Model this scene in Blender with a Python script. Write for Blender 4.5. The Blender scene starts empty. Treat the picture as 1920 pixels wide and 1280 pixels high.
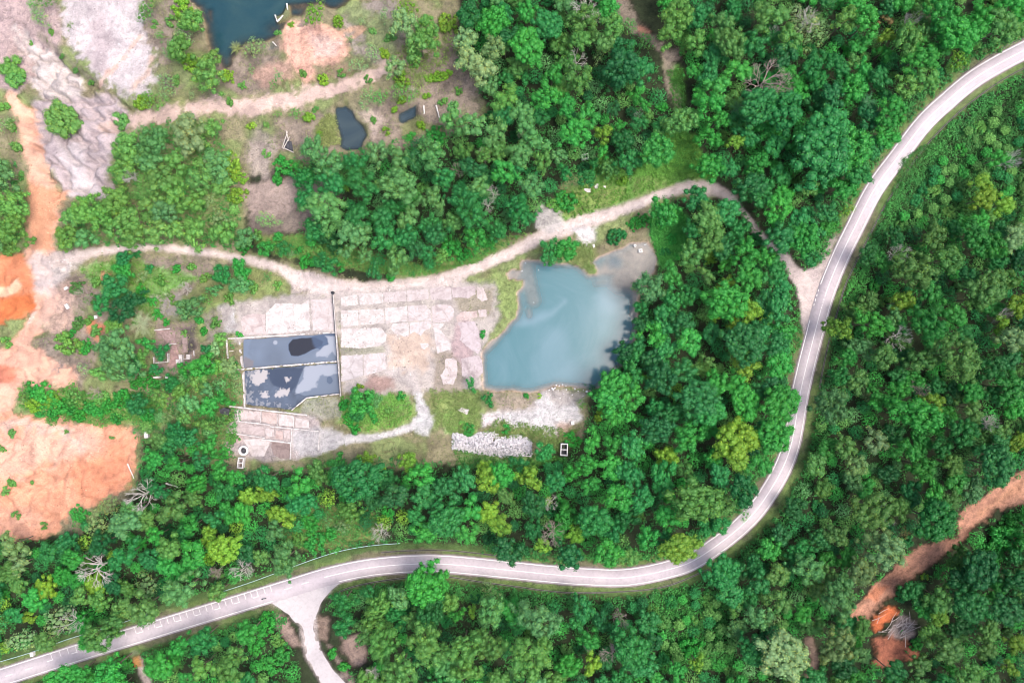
import bpy, bmesh, math, random
import numpy as np
from mathutils import Vector

random.seed(7)
RNG = np.random.default_rng(11)
scene = bpy.context.scene
COL = scene.collection

# ------------------------------------------------------------------ camera, sky, sun, exposure
CAM_H = 256.0                 # metres above the ground, looking straight down
PPM = 5.0                     # photograph pixels per metre on the ground
cam_data = bpy.data.cameras.new('camera')
cam_data.lens = 24.0
cam_data.sensor_width = 36.0
cam_data.clip_start = 1.0
cam_data.clip_end = 6000.0
cam = bpy.data.objects.new('camera', cam_data)
cam.location = (0, 0, CAM_H)
cam.rotation_euler = (0, 0, 0)
COL.objects.link(cam)
scene.camera = cam

SUN_EL, SUN_AZ = math.radians(66), math.radians(95)     # azimuth clockwise from the top of the picture
world = bpy.data.worlds.new('World')
scene.world = world
world.use_nodes = True
wn = world.node_tree
wn.nodes.clear()
sky = wn.nodes.new('ShaderNodeTexSky')
sky.sky_type = 'NISHITA'
sky.sun_disc = False
sky.sun_elevation = SUN_EL
sky.sun_rotation = SUN_AZ
sky.air_density = 1.0
sky.dust_density = 6.0
sky.ozone_density = 1.0
bg = wn.nodes.new('ShaderNodeBackground')
bg.inputs['Strength'].default_value = 0.15
wo = wn.nodes.new('ShaderNodeOutputWorld')
wn.links.new(sky.outputs[0], bg.inputs['Color'])
wn.links.new(bg.outputs[0], wo.inputs['Surface'])

sun_data = bpy.data.lights.new('sun', 'SUN')
sun_data.energy = 1.15
sun_data.angle = math.radians(35)
sun_data.color = (1.0, 0.95, 0.88)
sun = bpy.data.objects.new('sun', sun_data)
sd_ = Vector((math.sin(SUN_AZ) * math.cos(SUN_EL), math.cos(SUN_AZ) * math.cos(SUN_EL), math.sin(SUN_EL)))
sun.rotation_euler = sd_.to_track_quat('Z', 'Y').to_euler()
sun.location = (60, 20, 200)
COL.objects.link(sun)

scene.view_settings.view_transform = 'Standard'
scene.view_settings.look = 'None'
scene.view_settings.exposure = 1.28
scene.view_settings.gamma = 1.0
scene.view_settings.use_curve_mapping = False
scene.cycles.filter_width = 1.0
scene.cycles.use_denoising = True
scene.cycles.max_bounces = 5
scene.cycles.diffuse_bounces = 3
scene.cycles.glossy_bounces = 2
scene.cycles.transparent_max_bounces = 6

# ------------------------------------------------------------------ small helpers
def W(px, py, z=0.0):
    """a point of the photograph, at height z, in metres"""
    k = (1 - z / CAM_H) / PPM
    return ((px - 960.0) * k, (640.0 - py) * k, z)

def tag(o, label=None, cat=None, group=None, kind=None):
    if label: o['label'] = label
    if cat: o['category'] = cat
    if group: o['group'] = group
    if kind: o['kind'] = kind
    return o

def link(name, data, mat=None, parent=None, loc=None):
    o = bpy.data.objects.new(name, data)
    if mat is not None and data is not None and not data.materials:
        data.materials.append(mat)
    COL.objects.link(o)
    if parent is not None:
        o.parent = parent
    if loc is not None:
        o.location = loc
    return o

def empty(name, loc=(0, 0, 0), rz=0.0):
    o = bpy.data.objects.new(name, None)
    o.location = loc
    o.rotation_euler = (0, 0, rz)
    o.empty_display_size = 0.5
    COL.objects.link(o)
    return o

def mesh_np(name, V, F, attrs=None, cols=None, smooth=False):
    """V (n,3), F (m,k) with one k; attrs {name: (n,)}; cols {name: (n,3)}"""
    V = np.ascontiguousarray(V, np.float32)
    F = np.ascontiguousarray(F, np.int32)
    me = bpy.data.meshes.new(name)
    m, k = F.shape
    me.vertices.add(len(V)); me.vertices.foreach_set('co', V.ravel())
    me.loops.add(m * k); me.loops.foreach_set('vertex_index', F.ravel())
    me.polygons.add(m); me.polygons.foreach_set('loop_start', np.arange(0, m * k, k, dtype=np.int32))
    if smooth:
        me.polygons.foreach_set('use_smooth', np.ones(m, bool))
    me.update(calc_edges=True)
    for n_, a in (attrs or {}).items():
        at = me.attributes.new(n_, 'FLOAT', 'POINT')
        at.data.foreach_set('value', np.ascontiguousarray(a, np.float32))
    for n_, c in (cols or {}).items():
        at = me.attributes.new(n_, 'FLOAT_COLOR', 'POINT')
        c4 = np.ones((len(V), 4), np.float32); c4[:, :3] = c
        at.data.foreach_set('color', c4.ravel())
    return me

def hash2(ix, iy, seed):
    h = (ix.astype(np.int64) * 374761393 + iy.astype(np.int64) * 668265263 + seed * 1442695041) & 0xffffffff
    h = ((h ^ (h >> 13)) * 1274126177) & 0xffffffff
    h = h ^ (h >> 16)
    return (h & 0xffff) / 65535.0

def vnoise(x, y, seed=0):
    ix, iy = np.floor(x), np.floor(y)
    fx, fy = x - ix, y - iy
    fx, fy = fx * fx * (3 - 2 * fx), fy * fy * (3 - 2 * fy)
    a, b = hash2(ix, iy, seed), hash2(ix + 1, iy, seed)
    c, d = hash2(ix, iy + 1, seed), hash2(ix + 1, iy + 1, seed)
    return (a * (1 - fx) + b * fx) * (1 - fy) + (c * (1 - fx) + d * fx) * fy

def fbm(x, y, seed=0, octs=4):
    s, t, amp = 0.0, 0.0, 1.0
    for i in range(octs):
        s = s + amp * vnoise(x, y, seed + i * 17); t += amp
        x, y, amp = x * 2.03 + 11.3, y * 2.03 + 5.7, amp * 0.55
    return s / t

def sstep(a, b, x):
    t = np.clip((x - a) / (b - a), 0, 1)
    return t * t * (3 - 2 * t)

def poly_sd(px, py, poly):
    """signed distance in photograph pixels, negative inside"""
    P = np.asarray(poly, float)
    Q = np.roll(P, -1, axis=0)
    best = np.full(px.shape, 1e18); inside = np.zeros(px.shape, bool)
    for (ax, ay), (bx, by) in zip(P, Q):
        dx, dy = bx - ax, by - ay
        t = np.clip(((px - ax) * dx + (py - ay) * dy) / (dx * dx + dy * dy + 1e-9), 0, 1)
        best = np.minimum(best, (px - ax - t * dx) ** 2 + (py - ay - t * dy) ** 2)
        if ay != by:
            c = ((ay > py) != (by > py)) & (px < (bx - ax) * (py - ay) / (by - ay) + ax)
            inside ^= c
    d = np.sqrt(best)
    return np.where(inside, -d, d)

def line_sd(px, py, pts):
    """distance to a polyline minus its half width; pts (x, y, halfwidth)"""
    best = np.full(px.shape, 1e9)
    for (ax, ay, aw), (bx, by, bw) in zip(pts[:-1], pts[1:]):
        dx, dy = bx - ax, by - ay
        t = np.clip(((px - ax) * dx + (py - ay) * dy) / (dx * dx + dy * dy + 1e-9), 0, 1)
        d = np.hypot(px - ax - t * dx, py - ay - t * dy) - (aw + (bw - aw) * t)
        best = np.minimum(best, d)
    return best

def catmull(pts, step=2.0):
    P = np.asarray(pts, float)
    P = np.vstack([2 * P[0] - P[1], P, 2 * P[-1] - P[-2]])
    out = []
    for i in range(1, len(P) - 2):
        p0, p1, p2, p3 = P[i - 1:i + 3]
        n = max(2, int(np.hypot(*(p2 - p1)[:2]) / step))
        t = np.linspace(0, 1, n, endpoint=False)[:, None]
        out.append(0.5 * (2 * p1 + (p2 - p0) * t + (2 * p0 - 5 * p1 + 4 * p2 - p3) * t ** 2 + (3 * p1 - p0 - 3 * p2 + p3) * t ** 3))
    out.append(P[-2][None])
    return np.vstack(out)

# ------------------------------------------------------------------ materials
def mat_new(name):
    m = bpy.data.materials.new(name)
    m.use_nodes = True
    nt = m.node_tree
    nt.nodes.clear()
    out = nt.nodes.new('ShaderNodeOutputMaterial')
    b = nt.nodes.new('ShaderNodeBsdfPrincipled')
    nt.links.new(b.outputs[0], out.inputs['Surface'])
    return m, nt, b, out

def nd(nt, t, **kw):
    n = nt.nodes.new(t)
    for k, v in kw.items():
        setattr(n, k, v)
    return n

def noise_node(nt, scale, detail=4, rough=0.6, coord=None, dist=0.0):
    n = nd(nt, 'ShaderNodeTexNoise')
    n.inputs['Scale'].default_value = scale
    n.inputs['Detail'].default_value = detail
    n.inputs['Roughness'].default_value = rough
    n.inputs['Distortion'].default_value = dist
    if coord is not None:
        nt.links.new(coord, n.inputs['Vector'])
    return n

def ramp(nt, fac, stops):
    r = nd(nt, 'ShaderNodeValToRGB')
    e = r.color_ramp.elements
    while len(e) < len(stops):
        e.new(0.5)
    for el, (p, c) in zip(e, stops):
        el.position = p
        el.color = (*c, 1) if len(c) == 3 else c
    nt.links.new(fac, r.inputs[0])
    return r

def mix(nt, mode, fac, a, b):
    n = nd(nt, 'ShaderNodeMix', data_type='RGBA', blend_type=mode)
    if isinstance(fac, (int, float)): n.inputs[0].default_value = fac
    else: nt.links.new(fac, n.inputs[0])
    for i, v in ((6, a), (7, b)):
        if isinstance(v, tuple): n.inputs[i].default_value = (*v, 1)
        else: nt.links.new(v, n.inputs[i])
    return n.outputs[2]

def bump(nt, bsdf, height, strength=0.4, dist=0.1):
    b = nd(nt, 'ShaderNodeBump')
    b.inputs['Strength'].default_value = strength
    b.inputs['Distance'].default_value = dist
    nt.links.new(height, b.inputs['Height'])
    nt.links.new(b.outputs[0], bsdf.inputs['Normal'])

def gpos(nt):
    return nd(nt, 'ShaderNodeNewGeometry').outputs['Position']

def mat_ground():
    m, nt, b, _ = mat_new('soil')
    p = gpos(nt)
    at = nd(nt, 'ShaderNodeAttribute', attribute_name='soil')
    n1 = noise_node(nt, 0.55, 6, 0.7, p, 0.6)
    n2 = noise_node(nt, 2.6, 5, 0.75, p)
    r1 = ramp(nt, n1.outputs[0], [(0.3, (0.55, 0.55, 0.57)), (0.5, (1, 1, 1)), (0.72, (1.3, 1.28, 1.25))])
    r2 = ramp(nt, n2.outputs[0], [(0.3, (0.5, 0.49, 0.48)), (0.52, (1.02, 1.02, 1.02)), (0.72, (1.32, 1.32, 1.3))])
    n0 = noise_node(nt, 0.13, 5, 0.6, p, 1.0)
    r0 = ramp(nt, n0.outputs[0], [(0.32, (0.78, 0.77, 0.78)), (0.5, (1, 1, 1)), (0.7, (1.16, 1.15, 1.13))])
    rough = nd(nt, 'ShaderNodeAttribute', attribute_name='rugged')
    c = mix(nt, 'MULTIPLY', 1.0, at.outputs['Color'], r0.outputs[0])
    c = mix(nt, 'MULTIPLY', rough.outputs['Fac'], c, r1.outputs[0])
    c = mix(nt, 'MULTIPLY', rough.outputs['Fac'], c, r2.outputs[0])
    nt.links.new(c, b.inputs['Base Color'])
    b.inputs['Roughness'].default_value = 0.95
    b.inputs['Specular IOR Level'].default_value = 0.15
    bump(nt, b, n2.outputs[0], 0.8, 0.35)
    return m

def mat_leaf():
    m, nt, b, out = mat_new('leaf')
    oi = nd(nt, 'ShaderNodeObjectInfo')
    tone = nd(nt, 'ShaderNodeAttribute', attribute_name='tone')
    hue = nd(nt, 'ShaderNodeAttribute', attribute_name='hue')
    warm = ramp(nt, hue.outputs['Fac'], [(0.0, (0.62, 0.9, 0.95)), (0.5, (1, 1, 1)), (1.0, (1.75, 1.25, 0.8))])
    c = mix(nt, 'MULTIPLY', 1.0, oi.outputs['Color'], warm.outputs[0])
    t = nd(nt, 'ShaderNodeCombineColor')
    for i in range(3):
        nt.links.new(tone.outputs['Fac'], t.inputs[i])
    c = mix(nt, 'MULTIPLY', 1.0, c, t.outputs[0])
    nt.links.new(c, b.inputs['Base Color'])
    b.inputs['Roughness'].default_value = 0.42
    b.inputs['Specular IOR Level'].default_value = 0.16
    tr = nd(nt, 'ShaderNodeBsdfTranslucent')
    nt.links.new(c, tr.inputs['Color'])
    mx = nd(nt, 'ShaderNodeMixShader')
    mx.inputs[0].default_value = 0.22
    nt.links.new(b.outputs[0], mx.inputs[1]); nt.links.new(tr.outputs[0], mx.inputs[2])
    nt.links.new(mx.outputs[0], out.inputs['Surface'])
    return m

def mat_cover():
    m, nt, b, _ = mat_new('ground_cover')
    at = nd(nt, 'ShaderNodeAttribute', attribute_name='tint')
    nt.links.new(at.outputs['Color'], b.inputs['Base Color'])
    b.inputs['Roughness'].default_value = 0.7
    b.inputs['Specular IOR Level'].default_value = 0.15
    return m

def mat_noise(name, ca, cb, scale=1.0, rough=0.85, bstr=0.3, spec=0.2, cc=None, use_obj=False, detail=6, dist=0.4):
    m, nt, b, _ = mat_new(name)
    p = gpos(nt)
    n1 = noise_node(nt, scale, detail, 0.65, p, dist)
    stops = [(0.33, ca), (0.62, cb)] if cc is None else [(0.3, ca), (0.5, cb), (0.7, cc)]
    c = ramp(nt, n1.outputs[0], stops).outputs[0]
    if use_obj:
        oi = nd(nt, 'ShaderNodeObjectInfo')
        c = mix(nt, 'MULTIPLY', 1.0, c, oi.outputs['Color'])
    n2 = noise_node(nt, scale * 7, 4, 0.7, p)
    c = mix(nt, 'MULTIPLY', 0.8, c, ramp(nt, n2.outputs[0], [(0.3, (0.78, 0.78, 0.78)), (0.7, (1.12, 1.12, 1.12))]).outputs[0])
    nt.links.new(c, b.inputs['Base Color'])
    b.inputs['Roughness'].default_value = rough
    b.inputs['Specular IOR Level'].default_value = spec
    if bstr: bump(nt, b, n2.outputs[0], bstr, 0.08)
    return m

def mat_plain(name, c, rough=0.6, spec=0.3):
    return mat_noise(name, tuple(x * 0.85 for x in c), tuple(min(1, x * 1.12) for x in c), 1.5, rough, 0.1, spec)

def mat_slab():
    m, nt, b, _ = mat_new('weathered_concrete')
    p = gpos(nt)
    oi = nd(nt, 'ShaderNodeObjectInfo')
    n1 = noise_node(nt, 0.28, 6, 0.65, p, 0.8)
    n2 = noise_node(nt, 0.9, 6, 0.7, p, 0.5)
    n3 = noise_node(nt, 5.0, 4, 0.7, p)
    c = ramp(nt, n1.outputs[0], [(0.28, (0.25, 0.222, 0.222)), (0.40, (0.315, 0.287, 0.285)), (0.56, (0.395, 0.372, 0.37)), (0.66, (0.345, 0.315, 0.318)), (0.78, (0.26, 0.236, 0.243))]).outputs[0]
    c = mix(nt, 'MULTIPLY', 0.9, c, ramp(nt, n2.outputs[0], [(0.26, (0.62, 0.60, 0.58)), (0.40, (0.92, 0.90, 0.90)), (0.7, (1.05, 1.05, 1.05))]).outputs[0])
    c = mix(nt, 'MULTIPLY', 0.6, c, ramp(nt, n3.outputs[0], [(0.32, (0.8, 0.8, 0.8)), (0.55, (1.03, 1.03, 1.03))]).outputs[0])
    c = mix(nt, 'MULTIPLY', 1.0, c, oi.outputs['Color'])
    vo = nd(nt, 'ShaderNodeTexVoronoi', feature='DISTANCE_TO_EDGE')
    vo.inputs['Scale'].default_value = 0.13
    ad = mix(nt, 'ADD', 1.0, p, n2.outputs['Color'])
    nt.links.new(ad, vo.inputs['Vector'])
    c = mix(nt, 'MULTIPLY', 0.45, c, ramp(nt, vo.outputs['Distance'], [(0.0, (0.5, 0.48, 0.46)), (0.012, (0.92, 0.92, 0.92)), (0.03, (1, 1, 1))]).outputs[0])
    nt.links.new(c, b.inputs['Base Color'])
    b.inputs['Roughness'].default_value = 0.9
    b.inputs['Specular IOR Level'].default_value = 0.15
    bump(nt, b, n3.outputs[0], 0.3, 0.05)
    return m

def mat_road(name, a, b_, c_):
    m, nt, b, _ = mat_new(name)
    p = gpos(nt)
    n1 = noise_node(nt, 0.06, 5, 0.6, p, 0.6)
    n2 = noise_node(nt, 0.8, 6, 0.7, p, 0.4)
    n3 = noise_node(nt, 9.0, 3, 0.7, p)
    c = ramp(nt, n1.outputs[0], [(0.3, a), (0.5, b_), (0.7, c_)]).outputs[0]
    c = mix(nt, 'MULTIPLY', 0.8, c, ramp(nt, n2.outputs[0], [(0.28, (0.78, 0.77, 0.78)), (0.5, (1, 1, 1)), (0.75, (1.08, 1.08, 1.08))]).outputs[0])
    c = mix(nt, 'MULTIPLY', 0.5, c, ramp(nt, n3.outputs[0], [(0.3, (0.85, 0.85, 0.85)), (0.7, (1.1, 1.1, 1.1))]).outputs[0])
    nt.links.new(c, b.inputs['Base Color'])
    b.inputs['Roughness'].default_value = 0.85
    b.inputs['Specular IOR Level'].default_value = 0.2
    bump(nt, b, n3.outputs[0], 0.15, 0.03)
    return m

def mat_water(name, deep, milky, streak=0.6, rough=0.12, murk=1.0):
    """murky water: clear over shallow ground ('deep' = 0), its own colour over deep ground"""
    m, nt, b, out = mat_new(name)
    p = gpos(nt)
    n1 = noise_node(nt, 0.035, 6, 0.62, p, 1.6)
    n2 = noise_node(nt, 0.4, 3, 0.6, p)
    dp = nd(nt, 'ShaderNodeAttribute', attribute_name='deep')
    ml = nd(nt, 'ShaderNodeAttribute', attribute_name='milk')
    c = mix(nt, 'MIX', ramp(nt, n1.outputs[0], [(0.42, (0, 0, 0)), (0.75, (streak,) * 3)]).outputs[0], deep, milky)
    c = mix(nt, 'MIX', ml.outputs['Fac'], c, milky)
    nt.links.new(c, b.inputs['Base Color'])
    b.inputs['Roughness'].default_value = rough
    b.inputs['IOR'].default_value = 1.33
    bump(nt, b, n2.outputs[0], 0.06, 0.1)
    gl = nd(nt, 'ShaderNodeBsdfTransparent')
    gl.inputs[0].default_value = (0.86, 0.93, 0.95, 1)
    mx = nd(nt, 'ShaderNodeMixShader')
    mth = nd(nt, 'ShaderNodeMath', operation='MULTIPLY')
    nt.links.new(dp.outputs['Fac'], mth.inputs[0]); mth.inputs[1].default_value = murk
    nt.links.new(mth.outputs[0], mx.inputs[0])
    nt.links.new(gl.outputs[0], mx.inputs[1]); nt.links.new(b.outputs[0], mx.inputs[2])
    nt.links.new(mx.outputs[0], out.inputs['Surface'])
    return m

def mat_scum():
    m, nt, b, _ = mat_new('tank_scum')
    at = nd(nt, 'ShaderNodeAttribute', attribute_name='film')
    nt.links.new(at.outputs['Color'], b.inputs['Base Color'])
    rg = nd(nt, 'ShaderNodeAttribute', attribute_name='dull')
    nt.links.new(rg.outputs['Fac'], b.inputs['Roughness'])
    return m

M = {}
M['ground'] = mat_ground()
M['leaf'] = mat_leaf()
M['cover'] = mat_cover()
M['bark'] = mat_noise('bark', (0.10, 0.075, 0.055), (0.2, 0.16, 0.13), 3.0)
M['dead'] = mat_noise('bleached_wood', (0.34, 0.32, 0.31), (0.56, 0.53, 0.52), 2.0, use_obj=True)
M['slab'] = mat_slab()
M['wall'] = mat_noise('crumbling_concrete', (0.24, 0.22, 0.22), (0.48, 0.45, 0.45), 0.8, 0.9, 0.5, 0.15)
M['dark'] = mat_noise('mottled_black', (0.015, 0.017, 0.022), (0.06, 0.06, 0.07), 1.0)  # near-black mottle shared by sheds, coping, tyres, hut floors and ring mouths
M['road'] = mat_road('pale_asphalt', (0.30, 0.268, 0.295), (0.335, 0.30, 0.325), (0.37, 0.335, 0.355))
M['side'] = mat_road('bleached_road', (0.28, 0.258, 0.272), (0.33, 0.307, 0.318), (0.37, 0.347, 0.355))
M['paint'] = mat_noise('road_paint', (0.46, 0.44, 0.45), (0.62, 0.60, 0.60), 0.7, 0.7, 0.0)
M['drain'] = mat_noise('drain_concrete', (0.12, 0.11, 0.10), (0.22, 0.21, 0.19), 0.7)
M['drain_shade'] = mat_noise('wet_drain_shade', (0.012, 0.012, 0.012), (0.05, 0.045, 0.04), 0.8, 0.4)  # wet bed, near-black to stand in for the shade of a deep channel
M['stone'] = mat_noise('pale_stone', (0.26, 0.25, 0.26), (0.52, 0.50, 0.51), 1.2, use_obj=True)
M['rail'] = mat_plain('blue_steel', (0.36, 0.5, 0.55), 0.45, 0.5)
M['white'] = mat_plain('white_coating', (0.50, 0.48, 0.48), 0.5, 0.4)
M['brick'] = mat_noise('stained_floor', (0.10, 0.08, 0.078), (0.23, 0.18, 0.175), 0.9, use_obj=True)
M['timber'] = mat_noise('grey_timber', (0.26, 0.23, 0.21), (0.5, 0.46, 0.43), 1.8)
M['tarp'] = mat_plain('grey_sheet', (0.55, 0.58, 0.62), 0.5, 0.4)
M['yellow'] = mat_plain('yellow_paint', (0.7, 0.55, 0.08), 0.5, 0.4)

# ------------------------------------------------------------------ the plan, in photograph pixels
ROAD_C = [(2060, 34), (1990, 66), (1920, 95), (1833.6, 143), (1773, 192), (1730, 233.5), (1687, 290), (1640, 354), (1602.4, 427),
          (1573.4, 487), (1546.7, 555), (1523.4, 640.5), (1501.7, 730), (1480, 845), (1439.4, 926), (1389.5, 985.5), (1309.5, 1045),
          (1253, 1067), (1173, 1082), (1093, 1080.4), (1026.6, 1075.4), (960, 1068.7), (846, 1057.7), (779.6, 1056.4), (693, 1063.7),
          (613, 1080.4), (540, 1102.5), (480, 1121), (310, 1173), (160, 1219), (16.6, 1265), (-100, 1302), (-160, 1321)]
ROAD_HW = 16.6
RC = catmull(ROAD_C, 1.5)
RS = np.concatenate([[0], np.cumsum(np.hypot(*np.diff(RC, axis=0).T))])
RT = np.gradient(RC, axis=0); RT /= np.linalg.norm(RT, axis=1)[:, None]
RN = np.stack([-RT[:, 1], RT[:, 0]], 1)      # to the inside of the loop (above the lower stretch)

TRACK_A = [(105, 488, 14), (187, 471, 8), (277, 463, 7), (333, 467, 7), (400, 475, 7), (480, 490, 8), (523, 502, 10), (560, 524, 14),
           (620, 538, 17), (693, 545, 16), (763, 537, 15), (830, 525, 12), (897, 500, 10), (960, 474, 10), (1020, 440, 12), (1060, 428, 15),
           (1100, 416, 15), (1167, 394, 10), (1247, 362, 9), (1293, 351, 11), (1337, 353, 13), (1368, 370, 8), (1395, 398, 5), (1420, 436, 6), (1450, 463, 7), (1480, 490, 8)]
TRACK_B = [(745, 690, 26), (768, 707, 14), (779, 725, 8), (786, 749, 7), (793, 769, 12), (796, 784, 14), (774, 797, 8), (738, 813, 7), (696, 820, 7), (640, 826, 10), (600, 838, 12), (560, 850, 9)]
TRACK_C = [(190, 238, 14), (260, 222, 13), (330, 208, 13), (400, 200, 14), (480, 197, 17), (547, 187, 17), (630, 167, 13), (680, 147, 11), (735, 124, 9), (800, 100, 4)]
TRACK_D = [(240, 1205, 10), (258, 1235, 8), (270, 1262, 7), (285, 1300, 7)]
TRACK_E = [(1150, -20, 12), (1168, 18, 14), (1195, 55, 11), (1235, 85, 9), (1255, 110, 10), (1275, 95, 7)]
TRACK_E2 = [(1255, 105, 8), (1252, 150, 7), (1262, 175, 8), (1275, 205, 5)]
SIDE = [(505, 1126), (520, 1137), (540, 1150), (560, 1173.6), (567, 1207), (576.5, 1237), (593, 1263.5), (625, 1325), (690, 1325), (651, 1283), (623, 1253.5),
        (605, 1223.5), (595, 1193.5), (592.5, 1153.6), (601.5, 1130), (620, 1107), (642, 1088), (600, 1090), (560, 1105)]
JUNC = [(1462, 478), (1495, 500), (1510, 506), (1535, 498), (1562, 470), (1580, 440), (1590, 450), (1570, 520), (1540, 590), (1512, 660), (1503, 610), (1500, 575), (1492, 540), (1478, 510), (1462, 492)]

POND = [(976, 486), (1002, 487), (1047, 493), (1068, 494), (1084, 498), (1096, 506), (1104, 515), (1119, 515), (1120, 506), (1106, 490), (1132, 477), (1167, 465), (1179, 455),
        (1214, 453), (1226, 469), (1232, 485), (1228, 507), (1216, 524), (1200, 545), (1192, 575), (1196, 610), (1188, 645), (1172, 680), (1140, 712), (1118, 730), (1103, 732), (1067, 725), (1043, 722),
        (1023, 729), (993, 737), (960, 732), (930, 733), (907, 729), (904, 709), (904, 668), (905, 657), (918, 640), (932, 632), (950, 613), (966, 596), (972, 576), (969, 548), (978, 538),
        (979, 526), (955, 523), (949, 513), (958, 505), (976, 506)]
BLUE = [(340, -80), (353, 0), (372, 15), (386, 47), (389, 75), (396, 94), (411, 112), (421, 131), (433, 119), (438, 102), (456, 82), (495, 78), (514, 70), (527, 52), (536, 40), (546, 31),
        (566, 30), (575, 14), (599, 5), (622, 15), (638, 12), (646, 6), (656, -4), (670, -80)]
PND2 = [(628, 202), (633, 199), (647, 198), (660, 207), (668, 223), (680, 235), (688, 252), (680, 267), (675, 280), (650, 281), (633, 274), (640, 260), (633, 243), (629, 227)]
PND3 = [(746, 213), (780, 195), (779, 218), (753, 233), (747, 227)]
TANK_U = [(455, 637), (631, 625), (635, 676), (455, 690)]
TANK_L = [(457, 695), (636, 680), (638, 737), (575, 744), (547, 768), (459, 758)]

# ------------------------------------------------------------------ ground sheet
def axis(lo, hi, step):
    core = np.arange(lo, hi + step * 0.5, step)
    far = np.cumsum(step * 1.45 ** np.arange(1, 21))
    return np.concatenate([lo - far[::-1], core, hi + far])

GX = axis(-206.0, 206.0, 0.66)
GY = axis(-142.0, 142.0, 0.66)
gx, gy = np.meshgrid(GX, GY)
gpx, gpy = gx.ravel() * PPM + 960.0, 640.0 - gy.ravel() * PPM
N = len(gpx)
soil = np.zeros((N, 3)); zz = np.zeros(N); rug = np.ones(N)
nA = fbm(gpx / 26, gpy / 26, 1, 4)
nB = fbm(gpx / 9, gpy / 9, 2, 4)
nC = fbm(gpx / 70, gpy / 70, 3, 3)
nD = fbm(gpx / 4, gpy / 4, 4, 2)
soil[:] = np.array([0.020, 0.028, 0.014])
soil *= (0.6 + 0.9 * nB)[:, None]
zz += (nC - 0.5) * 1.2 + (nB - 0.5) * 0.5

def where_box(pts, pad):
    a = np.asarray([p[:2] for p in pts], float)
    return np.nonzero((gpx > a[:, 0].min() - pad) & (gpx < a[:, 0].max() + pad) & (gpy > a[:, 1].min() - pad) & (gpy < a[:, 1].max() + pad))[0]

def field(kind, pts, soft, amp, pad=None):
    """indices and 0..1 mask of a polygon or a line, its edge frayed by noise"""
    idx = where_box(pts, pad or (soft + amp + 26))
    x, y = gpx[idx], gpy[idx]
    d = poly_sd(x, y, pts) if kind == 'poly' else line_sd(x, y, pts)
    d = d + amp * ((nA[idx] - 0.5) * 1.3 + (nB[idx] - 0.5) * 1.6)
    return idx, sstep(soft, -soft, d)

def paint(kind, pts, col, soft=4, amp=8, k=1.0, var=0.2, r=None):
    idx, m = field(kind, pts, soft, amp)
    c = np.array(col)[None] * (1 + var * (nA[idx] - 0.5) * 2)[:, None]
    m = m * k
    soil[idx] = soil[idx] * (1 - m[:, None]) + c * m[:, None]
    if r is not None:
        rug[idx] = rug[idx] * (1 - m) + r * m
    return idx, m

DRY = (0.285, 0.265, 0.185); MUD = (0.29, 0.245, 0.225); GREY = (0.36, 0.32, 0.31); CHALK = (0.66, 0.60, 0.61); PINK = (0.62, 0.50, 0.47)
ORANGE = (0.66, 0.31, 0.19); PEACH = (0.72, 0.48, 0.385); DEEPOR = (0.64, 0.25, 0.12); GRASS = (0.075, 0.20, 0.035); LUSH = (0.035, 0.17, 0.035); GRAVEL = (0.55, 0.55, 0.57); OLIVE = (0.17, 0.22, 0.07)

CLEAR = [(-120, -80), (870, -80), (850, 80), (905, 180), (915, 215), (830, 260), (640, 300), (545, 310), (470, 330), (460, 470), (700, 530), (1010, 430), (1060, 330), (1300, 330), (1380, 370),
         (1260, 375), (1215, 420), (1240, 480), (1205, 560), (1180, 650), (1110, 740), (1095, 820), (1000, 865), (450, 890), (270, 820), (255, 920), (150, 1000), (-120, 1012)]
paint('poly', CLEAR, DRY, 6, 12, var=0.35)
for c, pts in (
    (MUD, [(540, 330), (620, 330), (640, 370), (600, 420), (560, 440), (470, 440), (455, 350)]),
    (MUD, [(780, 120), (860, 60), (880, 100), (910, 190), (900, 215), (800, 275), (690, 275), (660, 200), (720, 190)]),
    (MUD, [(480, 230), (630, 205), (640, 280), (560, 300), (500, 330), (460, 300)]),
    (MUD, [(420, 90), (520, 80), (540, 160), (440, 180), (330, 190)]),
    (GREY, [(640, 20), (740, -20), (760, 60), (720, 120), (640, 130)]),
    (MUD, [(180, -80), (370, -80), (350, 110), (420, 150), (330, 200), (250, 140)]),
    (MUD, [(240, 480), (400, 480), (400, 560), (300, 640), (260, 560)]),
    (MUD, [(60, 540), (190, 500), (200, 640), (150, 730), (60, 700)]),
):
    paint('poly', pts, c, 10, 14, 0.8, 0.35)
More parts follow.
